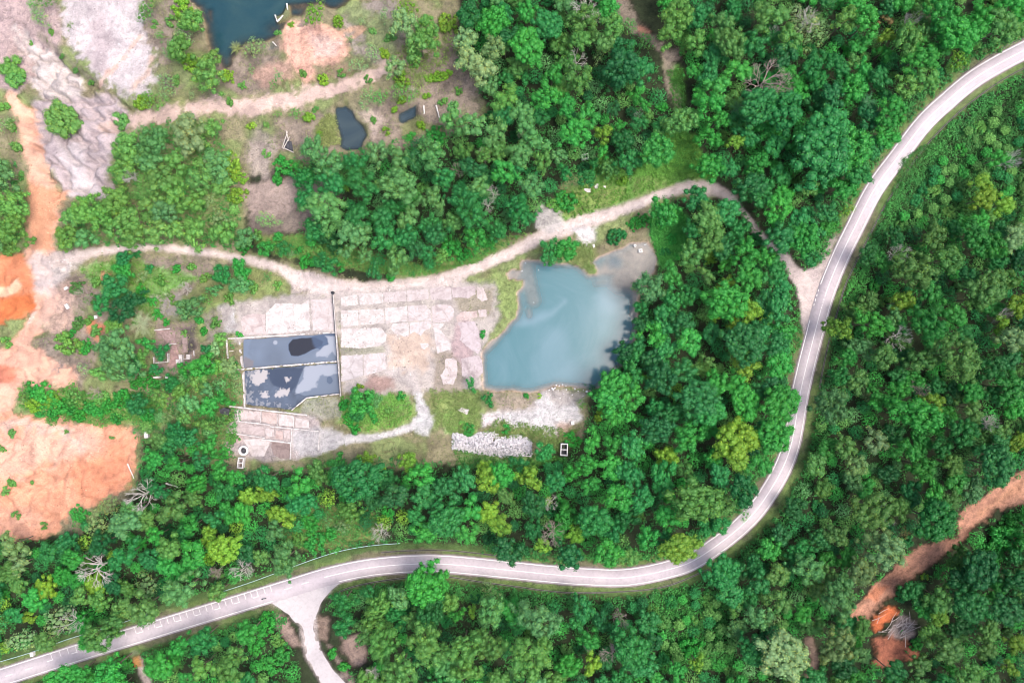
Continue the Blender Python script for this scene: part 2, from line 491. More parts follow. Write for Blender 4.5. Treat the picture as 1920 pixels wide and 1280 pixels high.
# greens
for c, pts, k in (
    (GRASS, [(1130, 285), (1180, 330), (1235, 240), (1300, 255), (1345, 335), (1270, 346), (1180, 378), (1060, 420), (1020, 385), (1090, 340)], 0.95),
    (OLIVE, [(1020, 390), (1100, 345), (1180, 350), (1150, 385), (1060, 415)], 0.75),
    (LUSH, [(1222, 372), (1285, 395), (1295, 470), (1240, 505), (1215, 440)], 1.0),
    (GRASS, [(150, 500), (230, 478), (300, 500), (370, 520), (310, 560), (290, 610), (250, 570), (200, 560)], 0.85),
    (OLIVE, [(390, 520), (490, 500), (560, 530), (540, 560), (440, 570), (370, 620), (300, 610), (330, 560)], 0.7),
    (OLIVE, [(30, 738), (90, 730), (170, 735), (250, 735), (320, 760), (300, 800), (190, 803), (140, 790), (60, 780)], 0.9),
    (GRASS, [(640, 742), (760, 735), (778, 770), (760, 800), (690, 812), (640, 790)], 0.95),
    (OLIVE, [(640, 800), (770, 780), (780, 730), (792, 790), (700, 818)], 0.6),
    (OLIVE, [(800, 725), (900, 725), (905, 800), (860, 815), (815, 800)], 0.75),
    (GRASS, [(820, 770), (900, 760), (890, 812), (830, 815)], 0.7),
    (OLIVE, [(920, 500), (975, 530), (970, 580), (930, 620), (905, 560), (915, 520)], 0.55),
    (OLIVE, [(1000, 470), (1110, 450), (1125, 510), (1105, 512), (1060, 490)], 0.8),
    (GRASS, [(1105, 490), (1118, 505), (1110, 518), (1090, 500)], 0.9),
    (OLIVE, [(930, 780), (1060, 800), (1090, 800), (1050, 850), (1000, 830), (900, 815)], 0.7),
    (GRASS, [(860, 820), (1060, 860), (1000, 880), (860, 875)], 0.7),
    (OLIVE, [(560, 755), (640, 745), (640, 790), (590, 780)], 0.6),
    (OLIVE, [(610, 215), (632, 210), (640, 270), (600, 275), (590, 240)], 0.8),
    (OLIVE, [(640, 180), (660, 200), (700, 200), (690, 260), (672, 225)], 0.5),
    (OLIVE, [(740, 225), (790, 220), (830, 250), (760, 262)], 0.6),
    (OLIVE, [(420, 630), (455, 760), (440, 830), (400, 880), (330, 800), (350, 690)], 0.6),
    (GRASS, [(220, 740), (330, 780), (300, 810), (240, 800)], 0.6),
    (OLIVE, [(480, 448), (560, 436), (700, 475), (790, 498), (870, 480), (960, 445), (900, 492), (780, 520), (690, 512), (590, 490), (520, 480)], 0.85),
    (OLIVE, [(300, 200), (380, 130), (420, 150), (330, 215), (240, 200)], 0.6),
    (OLIVE, [(540, 940), (700, 960), (720, 1010), (590, 1035), (520, 1010)], 0.55),
    (GRASS, [(1280, 130), (1290, 250), (1320, 330), (1240, 320), (1270, 230), (1245, 110)], 0.8),
):
    paint('poly', pts, c, 6, 12, k, 0.35)
ii, mk = field('poly', CLEAR, 6, 12)
gm_ = mk * sstep(0.46, 0.62, fbm(gpx[ii] / 60, gpy[ii] / 60, 15, 4)) * 0.75
gc_ = np.array((0.13, 0.19, 0.06))[None] * (0.75 + 0.5 * nB[ii])[:, None]
soil[ii] = soil[ii] * (1 - gm_[:, None]) + gc_ * gm_[:, None]
# chalky eroded ground, orange earth
paint('poly', [(-120, -80), (60, -80), (120, 30), (110, 110), (30, 180), (-20, 150)], (0.48, 0.39, 0.39), 10, 12)
paint('poly', [(130, -80), (255, -80), (268, 60), (285, 110), (292, 150), (260, 178), (205, 165), (130, 90), (110, 30)], (0.60, 0.555, 0.57), 10, 26, r=0.7)
paint('poly', [(175, 20), (205, 40), (215, 110), (190, 140), (163, 115), (165, 60)], (0.50, 0.44, 0.46), 12, 20, 0.9, r=0.5)
paint('line', [(262, 70, 3), (235, 105, 4), (205, 135, 3), (185, 158, 3)], (0.62, 0.45, 0.38), 4, 9, 0.7)
paint('line', [(286, 110, 3), (275, 140, 4), (250, 165, 3)], (0.60, 0.44, 0.36), 6, 9, 0.7)
paint('poly', [(28, 55), (60, 70), (110, 110), (160, 150), (150, 185), (95, 190), (70, 180), (50, 130)], (0.62, 0.565, 0.555), 6, 16, r=0.6)
paint('line', [(72, 68, 7), (105, 92, 6), (135, 118, 6), (170, 150, 8)], (0.24, 0.22, 0.19), 6, 7, 0.75)
paint('poly', [(60, 185), (150, 185), (200, 170), (240, 210), (225, 250), (200, 290), (208, 370), (180, 372), (120, 368), (100, 330), (60, 290), (50, 220)], (0.50, 0.44, 0.46), 7, 10, r=0.55)
paint('poly', [(105, 270), (140, 260), (165, 330), (195, 368), (130, 370)], (0.60, 0.55, 0.57), 5, 9, r=0.5)
paint('line', [(20, 185, 12), (45, 215, 16), (52, 260, 14), (66, 305, 16), (78, 350, 20), (85, 400, 26), (72, 450, 26), (66, 510, 30), (80, 560, 26), (62, 610, 18), (30, 655, 18), (-20, 705, 20), (-100, 735, 20)], PEACH, 6, 10, r=0.4)
paint('poly', [(55, 345), (130, 360), (105, 400), (95, 470), (50, 470), (50, 400)], (0.68, 0.40, 0.28), 7, 10)
paint('poly', [(-120, 480), (35, 475), (62, 520), (60, 590), (30, 600), (-120, 625)], ORANGE, 6, 10, r=0.4)
paint('poly', [(-60, 560), (50, 555), (62, 580), (30, 598), (-60, 615)], DEEPOR, 5, 8)
paint('poly', [(-60, 535), (10, 538), (32, 520), (36, 540), (8, 556), (-60, 560)], (0.74, 0.56, 0.42), 3, 4, r=0.4)
paint('line', [(62, 587, 4), (55, 603, 5), (50, 606, 3)], (0.72, 0.60, 0.52), 2, 3)
paint('poly', [(55, 470), (120, 478), (165, 480), (120, 520), (90, 560), (60, 540)], (0.58, 0.53, 0.53), 8, 10, 0.85)
paint('poly', [(90, 540), (140, 530), (140, 610), (100, 630), (70, 610)], (0.58, 0.44, 0.39), 9, 12, 0.8)
paint('poly', [(-120, 660), (60, 650), (110, 680), (150, 700), (140, 725), (40, 728), (10, 800), (-120, 800)], PEACH, 6, 12, r=0.4)
paint('poly', [(-20, 680), (30, 690), (20, 715), (-60, 740)], (0.62, 0.25, 0.17), 7, 9, 0.8)
paint('poly', [(-120, 770), (60, 775), (130, 795), (250, 797), (258, 830), (242, 915), (190, 938), (135, 955), (105, 1000), (60, 1008), (-120, 1008)], (0.70, 0.40, 0.285), 5, 15, r=0.6)
paint('poly', [(60, 800), (180, 805), (200, 860), (90, 870), (20, 900), (-60, 860)], (0.74, 0.51, 0.42), 16, 26, 0.8)
paint('poly', [(140, 860), (230, 840), (245, 900), (180, 935), (130, 920)], (0.66, 0.33, 0.22), 14, 24, 0.8)
paint('line', [(-40, 800, 8), (40, 790, 10), (110, 805, 7), (150, 840, 6)], (0.66, 0.55, 0.50), 10, 16, 0.7)
paint('poly', [(-60, 960), (50, 950), (90, 985), (40, 1003), (-60, 1003)], (0.66, 0.42, 0.33), 10, 12, 0.7)
paint('poly', [(160, 595), (200, 610), (185, 640), (160, 625)], (0.55, 0.27, 0.17), 5, 6, 0.9)
paint('poly', [(190, 508), (208, 512), (205, 530), (190, 525)], (0.6, 0.33, 0.24), 3, 4, 0.9)
paint('poly', [(535, 40), (575, 33), (640, 60), (655, 105), (630, 122), (590, 125), (592, 152), (572, 158), (545, 120), (528, 90)], (0.70, 0.47, 0.39), 5, 8)
paint('poly', [(580, 60), (640, 80), (630, 100), (590, 110)], (0.74, 0.58, 0.54), 8, 10, 0.8)
paint('line', [(640, 60, 3), (662, 52, 4), (680, 55, 5), (648, 78, 3), (655, 95, 3)], (0.62, 0.44, 0.33), 3, 6, 0.8)
paint('poly', [(500, 120), (540, 110), (560, 150), (500, 165), (470, 140)], (0.56, 0.40, 0.34), 9, 12, 0.8)
paint('poly', [(600, 120), (680, 115), (660, 145), (600, 150)], (0.36, 0.27, 0.22), 9, 10, 0.7)
paint('poly', [(650, 205), (700, 205), (720, 225), (700, 260), (690, 230)], (0.55, 0.47, 0.43), 6, 9, 0.8)
paint('poly', [(455, 345), (530, 340), (560, 350), (545, 400), (500, 410), (470, 400)], (0.46, 0.38, 0.35), 9, 12, 0.8)
paint('poly', [(482, 230), (520, 270), (500, 330), (470, 330), (460, 280)], (0.45, 0.40, 0.37), 9, 14, 0.7)
# paths, gravel
paint('line', TRACK_C, (0.62, 0.50, 0.46), 8, 18, var=0.2, r=0.55)
paint('line', TRACK_A, (0.62, 0.545, 0.52), 4, 5, var=0.18, r=0.5)
paint('line', [(x, y, w * 0.32) for x, y, w in TRACK_A], (0.72, 0.64, 0.62), 4, 5, 0.7, r=0.6)
paint('poly', [(555, 505), (640, 530), (700, 545), (860, 520), (880, 545), (740, 560), (620, 560), (550, 545)], (0.64, 0.57, 0.56), 7, 12, 0.9)
paint('poly', [(1005, 390), (1045, 385), (1060, 420), (1030, 440), (1005, 425)], (0.56, 0.54, 0.54), 8, 11, 0.85)
paint('poly', [(1070, 425), (1120, 425), (1115, 450), (1100, 463), (1085, 450)], (0.62, 0.60, 0.61), 5, 8, 0.95)
paint('line', TRACK_B, (0.58, 0.57, 0.58), 3, 5, var=0.12)
paint('poly', [(785, 775), (815, 778), (808, 800), (803, 818), (780, 812), (775, 795)], (0.56, 0.56, 0.57), 4, 6, 0.95)
paint('line', TRACK_D, (0.46, 0.40, 0.38), 4, 5)
paint('poly', [(246, 1228), (262, 1226), (268, 1248), (252, 1252)], (0.42, 0.24, 0.09), 3, 4, 0.9)
paint('line', TRACK_E, (0.34, 0.29, 0.25), 6, 12, 0.75)
paint('line', TRACK_E2, (0.34, 0.29, 0.25), 5, 9, 0.75)
paint('poly', [(1195, 45), (1222, 60), (1218, 65), (1195, 62)], (0.46, 0.24, 0.18), 4, 5, 0.8)
paint('poly', [(900, 778), (935, 768), (985, 765), (1020, 735), (1060, 732), (1085, 760), (1092, 785), (1060, 800), (1040, 815), (985, 802), (970, 805), (940, 790), (905, 800)], (0.60, 0.59, 0.60), 5, 8)
paint('poly', [(1042, 795), (1070, 790), (1072, 810), (1048, 815)], (0.45, 0.34, 0.29), 5, 6, 0.8)
paint('poly', [(905, 778), (935, 772), (935, 798), (908, 798)], (0.62, 0.57, 0.58), 4, 5, 0.9)
paint('poly', [(1020, 735), (1060, 728), (1100, 738), (1095, 760), (1040, 760)], (0.40, 0.37, 0.36), 6, 9, 0.8)
paint('poly', [(920, 735), (1000, 742), (1010, 765), (940, 775)], (0.36, 0.31, 0.28), 7, 9, 0.7)
# ruins area
paint('poly', [(410, 575), (440, 572), (448, 622), (418, 626)], (0.58, 0.57, 0.59), 5, 6, 0.9)
paint('poly', [(635, 545), (930, 530), (935, 600), (905, 650), (905, 730), (640, 740)], (0.50, 0.46, 0.45), 6, 10, 0.92, r=0.7)
paint('poly', [(440, 565), (640, 545), (640, 630), (440, 640)], (0.50, 0.46, 0.455), 6, 10, 0.9, r=0.6)
paint('poly', [(850, 550), (925, 540), (925, 595), (890, 600), (860, 580)], (0.34, 0.31, 0.25), 6, 10, 0.8)
paint('poly', [(815, 660), (850, 655), (870, 690), (870, 735), (810, 735)], (0.32, 0.28, 0.24), 6, 10, 0.8)
paint('poly', [(730, 630), (800, 620), (812, 640), (795, 690), (730, 690)], (0.58, 0.48, 0.42), 10, 20, 0.9, r=0.5)
paint('poly', [(640, 650), (720, 648), (722, 665), (640, 668)], (0.34, 0.34, 0.28), 4, 7, 0.8)
paint('poly', [(690, 705), (735, 705), (740, 728), (680, 735)], (0.40, 0.28, 0.26), 7, 8, 0.8)
paint('poly', [(855, 600), (880, 600), (888, 660), (870, 690), (845, 660)], (0.46, 0.36, 0.38), 6, 7, 0.8)
paint('poly', [(445, 765), (600, 780), (600, 845), (560, 862), (470, 862), (420, 850), (430, 800)], (0.46, 0.41, 0.41), 6, 8)
paint('poly', [(560, 748), (638, 745), (640, 780), (600, 790), (570, 775)], (0.42, 0.41, 0.40), 6, 8, 0.6)
paint('poly', [(548, 805), (605, 800), (640, 815), (630, 838), (560, 856), (545, 830)], (0.50, 0.49, 0.51), 6, 7, 0.9)
paint('poly', [(288, 610), (365, 600), (372, 690), (330, 705), (285, 690)], (0.30, 0.24, 0.23), 8, 9, 0.9)
paint('poly', [(340, 618), (366, 612), (366, 655), (352, 665), (340, 650)], (0.09, 0.085, 0.09), 5, 6, 0.85)
paint('poly', [(380, 590), (440, 570), (425, 630), (390, 640)], (0.38, 0.34, 0.33), 8, 9, 0.7)
paint('poly', [(285, 555), (340, 550), (330, 595), (300, 590)], (0.40, 0.36, 0.37), 7, 9, 0.8)
# red earth strip on the lower right
STRIP = [(1990, 860), (1919, 887), (1883, 901), (1840, 931), (1806, 957), (1796, 987), (1803, 1010), (1760, 1010), (1730, 1017), (1693, 1047), (1680, 1070), (1633, 1100), (1620, 1127), (1590, 1147),
         (1596, 1164), (1626, 1160), (1673, 1120), (1686, 1100), (1740, 1067), (1780, 1034), (1806, 1014), (1833, 987), (1870, 954), (1916, 944), (1990, 930)]
paint('poly', STRIP, (0.50, 0.30, 0.225), 6, 11)
paint('poly', [(1640, 1100), (1670, 1100), (1646, 1130), (1620, 1120)], (0.58, 0.28, 0.18), 5, 6, 0.9)
paint('poly', [(1850, 950), (1890, 915), (1920, 900), (1920, 925), (1870, 945), (1825, 980)], (0.50, 0.30, 0.21), 7, 8, 0.8)
paint('poly', [(1666, 1130), (1686, 1147), (1643, 1182), (1635, 1164)], (0.60, 0.22, 0.11), 5, 9)
paint('poly', [(1690, 1150), (1715, 1165), (1715, 1195), (1680, 1198), (1665, 1190)], (0.36, 0.31, 0.30), 5, 6, 0.9)
paint('poly', [(1640, 1200), (1673, 1193), (1723, 1227), (1673, 1250), (1640, 1243)], (0.44, 0.20, 0.14), 8, 15, 0.9)
paint('line', [(1518, 1200, 8), (1530, 1235, 9), (1520, 1270, 8), (1500, 1300, 8)], (0.33, 0.25, 0.21), 5, 7, 0.8)
paint('poly', [(640, 1190), (680, 1190), (690, 1240), (665, 1250), (640, 1215)], (0.36, 0.28, 0.25), 7, 8, 0.9)
paint('poly', [(594, 1155), (618, 1160), (615, 1200), (598, 1200)], (0.36, 0.28, 0.24), 5, 6, 0.8)
paint('poly', [(512, 1150), (540, 1155), (565, 1210), (540, 1205), (515, 1175)], (0.37, 0.29, 0.26), 5, 7, 0.85)
paint('line', [(618, 1210, 4), (640, 1250, 5), (660, 1280, 5)], (0.4, 0.33, 0.3), 4, 6, 0.7)
# verges of the main road (from the distance to its centre line)
near = np.nonzero((gpx > -300) & (gpx < 2200) & (gpy > -60) & (gpy < 1400))[0]
rd = np.full(N, 999.0)
RP = RC[::6]
for lo in range(0, len(near), 20000):
    ii = near[lo:lo + 20000]
    d2 = (gpx[ii][:, None] - RP[None, :, 0]) ** 2 + (gpy[ii][:, None] - RP[None, :, 1]) ** 2
    rd[ii] = np.sqrt(d2.min(1))
m = sstep(44, 36, rd + (nB - 0.5) * 14)[:, None] * 0.85
soil = soil * (1 - m) + np.array((0.060, 0.105, 0.034)) * (0.7 + 0.6 * nB)[:, None] * m
m = sstep(30, 26, rd + (nB - 0.5) * 9)[:, None]
verge = np.array((0.085, 0.125, 0.042)) * (0.75 + 0.5 * nA)[:, None]
verge = verge + (np.array((0.26, 0.235, 0.18)) - verge) * (sstep(0.45, 0.7, nC) * 0.7)[:, None]
soil = soil * (1 - m) + verge * m
m = sstep(20.5, 18.0, rd + (nB - 0.5) * 4)[:, None]
soil = soil * (1 - m) + np.array((0.27, 0.24, 0.23)) * m
paint('poly', JUNC, (0.60, 0.53, 0.52), 4, 5, var=0.15, r=0.6)
idx, mm = field('poly', JUNC, 5, 5)
paint('poly', [(1535, 470), (1560, 440), (1575, 440), (1555, 490), (1540, 520)], (0.42, 0.37, 0.36), 5, 6, 0.8)
paint('poly', [(p[0], p[1]) for p in SIDE], (0.46, 0.41, 0.40), 5, 4)

# relief: flat under roads, tracks and ruins; gullied where the chalk is eroded; dug out for water
flat = sstep(52, 34, rd)
for kind, pts in (('poly', [(400, 520), (940, 520), (920, 640), (900, 735), (1110, 725), (1100, 830), (1010, 880), (400, 885)]), ('line', TRACK_A), ('line', TRACK_B), ('line', TRACK_C),
                  ('poly', SIDE), ('poly', JUNC), ('poly', [(280, 600), (372, 600), (372, 715), (280, 715)])):
    ii, mk = field(kind, pts, 12, 0)
    flat[ii] = np.maximum(flat[ii], mk)
zz *= (1 - flat)
ii, mk = field('poly', [(40, 60), (110, 100), (180, 160), (250, 200), (225, 260), (210, 370), (100, 375), (50, 290), (40, 200), (20, 110)], 12, 8)
u = gpx[ii] * 0.55 - gpy[ii] * 0.84; v = gpx[ii] * 0.84 + gpy[ii] * 0.55
rid = 1 - np.abs(2 * fbm(v / 44, u / 24, 31, 3) - 1)
zz[ii] += mk * ((rid ** 5) * -3.6 + (1 - np.abs(2 * fbm(v / 60, u / 9, 35, 3) - 1)) ** 4 * -0.9 + (fbm(gpx[ii] / 55, gpy[ii] / 55, 33, 2) - 0.5) * 5.0)
ii, mk = field('poly', [(-120, 470), (120, 380), (140, 720), (255, 800), (240, 930), (100, 1005), (-120, 1005)], 14, 10)
rid = 1 - np.abs(2 * fbm(gpx[ii] / 34, gpy[ii] / 22, 41, 4) - 1)
zz[ii] += mk * ((rid ** 6) * -1.5 + (nC[ii] - 0.5) * 2.0)
ii, mk = field('poly', STRIP, 8, 6)
rid = 1 - np.abs(2 * fbm((gpx[ii] + gpy[ii]) / 18, (gpx[ii] - gpy[ii]) / 60, 43, 4) - 1)
zz[ii] += mk * (rid ** 3) * -1.2
ii, mk = field('poly', [(480, 20), (900, 60), (905, 220), (680, 290), (470, 330), (440, 120)], 14, 10)
zz[ii] += mk * (1 - flat[ii]) * (fbm(gpx[ii] / 22, gpy[ii] / 22, 47, 4) - 0.5) * 3.0

LEVEL = {'pond': -0.55, 'blue': -0.7, 'p2': -0.8, 'p3': -0.7, 'tank': -0.7}
def dig(poly, depth, slope, level, amp=5):
    ii = where_box(poly, 60)
    d = poly_sd(gpx[ii], gpy[ii], poly) + amp * (nB[ii] - 0.5) * 1.6
    bank = sstep(7, 0, d)
    zz[ii] = zz[ii] * (1 - bank) + bank * np.where(d > 0, np.minimum(0, level + 0.03 + d * 0.16), level - np.minimum(depth, -d * slope))
    return ii, d
ii, dpond = dig(POND, 3.0, 0.16, LEVEL['pond'], 4)
# shoals of the turquoise pond
shoal = np.full(len(ii), 0.0)
for pts, wdt in (([(985, 492, 12), (992, 530, 13), (1000, 562, 12)], 8), ([(992, 582, 4), (993, 592, 5)], 5), ([(1120, 512, 6), (1160, 495, 26), (1200, 490, 36), (1205, 520, 34), (1165, 525, 20)], 16),
                 ([(1120, 530, 5), (1135, 528, 7)], 9), ([(1190, 545, 4), (1186, 590, 2)], 6), ([(955, 515, 6), (972, 515, 6)], 5), ([(960, 600, 4), (925, 640, 5), (908, 660, 3)], 7),
                 ([(908, 727, 3), (960, 733, 3), (1000, 735, 4), (1040, 722, 4), (1100, 728, 6)], 6)):
    shoal = np.maximum(shoal, (0.84 if pts[0][0] in (985, 992, 1120) and wdt < 12 else 1.0) * sstep(wdt * 2.4, -wdt * 0.8, line_sd(gpx[ii], gpy[ii], pts) + 4 * (nA[ii] - 0.5)))
inw = dpond < 0
zz[ii] = np.where(inw, np.maximum(zz[ii], LEVEL['pond'] - 3.0 + shoal * 2.66), zz[ii])
bed = np.array((0.72, 0.535, 0.455)) * (0.85 + 0.3 * nA[ii])[:, None]
bed = bed + (np.array((0.24, 0.25, 0.28)) - bed) * sstep(22, 4, np.hypot(gpx[ii] - 1153, gpy[ii] - 490) + 10 * (nB[ii] - .5))[:, None] * 0.8
mk = sstep(2.0, -1.5, dpond)[:, None]
soil[ii] = soil[ii] * (1 - mk) + bed * mk
rug[ii] = rug[ii] * (1 - sstep(2, -4, dpond)) + 0.25 * sstep(2, -4, dpond)
ii, db = dig(BLUE, 2.5, 0.10, LEVEL['blue'], 5)
sh = sstep(30, -10, np.hypot(gpx[ii] - 510, (gpy[ii] - 52)) - 6) * 0.9
sh = np.maximum(sh, sstep(10, -6, line_sd(gpx[ii], gpy[ii], [(520, 45, 4), (545, 12, 9), (600, 5, 6)])))
sh = np.maximum(sh, sstep(9, -5, line_sd(gpx[ii], gpy[ii], [(392, 20, 5), (394, 38, 3)])))
zz[ii] = np.where(db < 0, np.maximum(zz[ii], LEVEL['blue'] - 2.5 + sh * 2.3 + (nB[ii] - 0.5) * 0.6), zz[ii])
mk = sstep(6, -6, db)[:, None]
soil[ii] = soil[ii] * (1 - mk) + np.array((0.20, 0.13, 0.09)) * (0.6 + 0.8 * nB[ii])[:, None] * mk
islet = sstep(4, -3, poly_sd(gpx[ii], gpy[ii], [(514, 30), (530, 26), (537, 8), (541, 10), (545, 27), (534, 38), (520, 42)]) + 4 * (nB[ii] - 0.5))
zz[ii] = zz[ii] * (1 - islet) + 0.05 * islet
soil[ii] = soil[ii] * (1 - islet[:, None]) + np.array((0.22, 0.24, 0.14)) * islet[:, None]
for pp, lv in ((PND2, 'p2'), (PND3, 'p3')):
    ii, d2 = dig(pp, 1.6, 0.2, LEVEL[lv], 3)
    mk = sstep(3, -5, d2)[:, None]
    soil[ii] = soil[ii] * (1 - mk) + np.array((0.10, 0.10, 0.07)) * mk
for pp in (TANK_U, TANK_L):
    ii = where_box(pp, 20)
    d = poly_sd(gpx[ii], gpy[ii], pp)
    mk = sstep(1.5, -1.5, d)
    zz[ii] = zz[ii] * (1 - mk) - 1.6 * mk
    soil[ii] = soil[ii] * (1 - mk[:, None]) + np.array((0.06, 0.06, 0.06)) * mk[:, None]
# keep the roadbed below the asphalt
zz = np.where(rd < 24, np.minimum(zz, 0.0), zz)
lum = soil.max(1, keepdims=True); soil = soil * np.where(lum > 0.3, (0.3 + (lum - 0.3) * 0.8) / lum, 1.0)
gree = sstep(1.0, 1.35, soil[:, 1] / (soil[:, 0] + 1e-6))[:, None]
soil = soil * gree + 0.78 * soil ** 1.25 * (1 - gree)
far_ = (np.abs(gx.ravel()) > 210) | (np.abs(gy.ravel()) > 146)
soil[far_] = np.array((0.03, 0.06, 0.02))

nxx, nyy = len(GX), len(GY)
q = np.arange(nxx * nyy).reshape(nyy, nxx)
F = np.stack([q[:-1, :-1].ravel(), q[:-1, 1:].ravel(), q[1:, 1:].ravel(), q[1:, :-1].ravel()], 1)
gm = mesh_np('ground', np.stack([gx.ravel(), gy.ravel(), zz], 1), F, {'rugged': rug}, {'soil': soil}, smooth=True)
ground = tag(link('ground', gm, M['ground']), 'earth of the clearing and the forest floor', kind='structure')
ZG = zz.reshape(nyy, nxx)
def ground_z(x, y):
    i = np.clip(np.searchsorted(GX, x) - 1, 0, nxx - 2); j = np.clip(np.searchsorted(GY, y) - 1, 0, nyy - 2)
    fx = (x - GX[i]) / (GX[i + 1] - GX[i]); fy = (y - GY[j]) / (GY[j + 1] - GY[j])
    return (ZG[j, i] * (1 - fx) + ZG[j, i + 1] * fx) * (1 - fy) + (ZG[j + 1, i] * (1 - fx) + ZG[j + 1, i + 1] * fx) * fy

# ------------------------------------------------------------------ water
def water(name, poly, level, mat, fn, step=0.7, pad=4.0, attrs=('deep', 'milk')):
    P = np.array([W(*p)[:2] for p in poly])
    x = np.arange(P[:, 0].min() - pad, P[:, 0].max() + pad, step); y = np.arange(P[:, 1].min() - pad, P[:, 1].max() + pad, step)
    X, Y = np.meshgrid(x, y)
    px, py = X.ravel() * PPM + 960, 640 - Y.ravel() * PPM
    sd = poly_sd(px, py, poly)
    k = np.arange(X.size).reshape(X.shape)
    keep = (sd < pad * PPM).reshape(X.shape)
    f = np.stack([k[:-1, :-1].ravel(), k[:-1, 1:].ravel(), k[1:, 1:].ravel(), k[1:, :-1].ravel()], 1)
    ok = keep[:-1, :-1] & keep[1:, 1:] & keep[:-1, 1:] & keep[1:, :-1]
    f = f[ok.ravel()]
    used = np.unique(f); remap = np.full(X.size, -1); remap[used] = np.arange(len(used))
    V = np.stack([X.ravel(), Y.ravel(), np.full(X.size, level)], 1)[used]
    a, c = fn(px[used], py[used], V[:, 0], V[:, 1], sd[used])
    return link(name, mesh_np(name, V, remap[f], a, c, smooth=True), mat)

def deep_fn(level, full, milk=None):
    def fn(px, py, x, y, sd):
        dep = level - ground_z(x, y)
        m = milk(px, py) if milk else np.zeros(len(px))
        return {'deep': 1 - np.exp(-np.maximum(dep, 0) * 2.0 / full), 'milk': m}, {}
    return fn

def pond_milk(px, py):
    n = fbm(px / 30, py / 30, 61, 4)
    a = sstep(42, 6, np.hypot((px - 1140), (py - 565) * 1.1) + 22 * (n - 0.5)) * 0.5
    b = sstep(8, -6, line_sd(px, py, [(970, 606, 5), (1000, 600, 7), (1035, 588, 5), (1060, 565, 3)]) + 12 * (n - 0.5)) * 0.5
    c = sstep(30, 0, line_sd(px, py, [(1040, 640, 8), (1030, 690, 16), (1080, 720, 10)]) + 20 * (n - 0.5)) * 0.35
    return np.maximum(np.maximum(a, b), c)

M['pond'] = mat_water('turquoise_water', (0.050, 0.128, 0.155), (0.125, 0.20, 0.25), 0.45, 0.12, 0.97)
M['blue'] = mat_water('deep_blue_water', (0.010, 0.040, 0.056), (0.032, 0.068, 0.070), 0.9, 0.1, 0.93)
M['murky'] = mat_water('dark_pond_water', (0.022, 0.038, 0.052), (0.05, 0.07, 0.075), 0.8, 0.08, 0.95)
tag(water('turquoise_pond_water', POND, LEVEL['pond'], M['pond'], deep_fn(LEVEL['pond'], 2.2, pond_milk)), kind='structure')
tag(water('blue_pond_water', BLUE, LEVEL['blue'], M['blue'], deep_fn(LEVEL['blue'], 1.7)), kind='structure')
tag(water('dark_pond_water', PND2, LEVEL['p2'], M['murky'], deep_fn(LEVEL['p2'], 0.8), 0.4, 2.0), kind='structure')
tag(water('small_dark_pond_water', PND3, LEVEL['p3'], M['murky'], deep_fn(LEVEL['p3'], 0.8), 0.4, 2.0), kind='structure')

M['scum'] = mat_scum()
DARKW = np.array((0.018, 0.03, 0.055)); FILM = np.array((0.075, 0.098, 0.14)); LIGHT = np.array((0.175, 0.195, 0.24)); CRUST = np.array((0.42, 0.39, 0.395))
def lay(c, r, m, col, rr):
    return c * (1 - m[:, None]) + col * m[:, None], r * (1 - m) + rr * m
def scum_u(px, py, x, y, sd):
    n = fbm(px / 14, py / 14, 71, 4); n2 = fbm(px / 5, py / 5, 72, 3)
    c = FILM[None] * (0.75 + 0.5 * fbm(px / 40, py / 30, 73, 3))[:, None]; r = np.full(len(px), 0.42)
    c, r = lay(c, r, sstep(6, -6, px - 470 + 40 * (n - 0.5)) * 0.5, np.array((0.10, 0.13, 0.19)), 0.3)
    d = poly_sd(px, py, [(540, 645), (548, 636), (565, 633), (590, 633), (605, 640), (603, 648), (585, 655), (572, 663), (558, 668), (545, 666), (540, 655)])
    c, r = lay(c, r, sstep(5, -1, d + 3 * (n - 0.5)) * 0.5, np.array((0.06, 0.09, 0.15)), 0.25)
    c, r = lay(c, r, sstep(1.2, -1.2, d + 2.5 * (n - 0.5)), np.array((0.012, 0.013, 0.02)), 0.08)
    c, r = lay(c, r, sstep(3, -3, poly_sd(px, py, [(585, 632), (632, 622), (634, 650), (600, 660), (590, 650)]) + 8 * (n - 0.5)) * 0.8, np.array((0.035, 0.055, 0.10)), 0.15)
    d = poly_sd(px, py, [(610, 630), (632, 628), (635, 672), (622, 660), (612, 668), (593, 668), (592, 660), (604, 650), (616, 645)])
    c, r = lay(c, r, sstep(1.5, -1.5, d + 9 * (n - 0.5)), LIGHT, 0.6)
    c, r = lay(c, r, sstep(1, -1, np.hypot(px - 515, py - 642) - 4), LIGHT, 0.6)
    c, r = lay(c, r, sstep(2, -2, poly_sd(px, py, [(456, 668), (475, 676), (474, 687), (456, 690)]) + 5 * (n2 - 0.5)) * 0.8, np.array((0.10, 0.09, 0.10)), 0.6)
    return {'dull': r}, {'film': c}
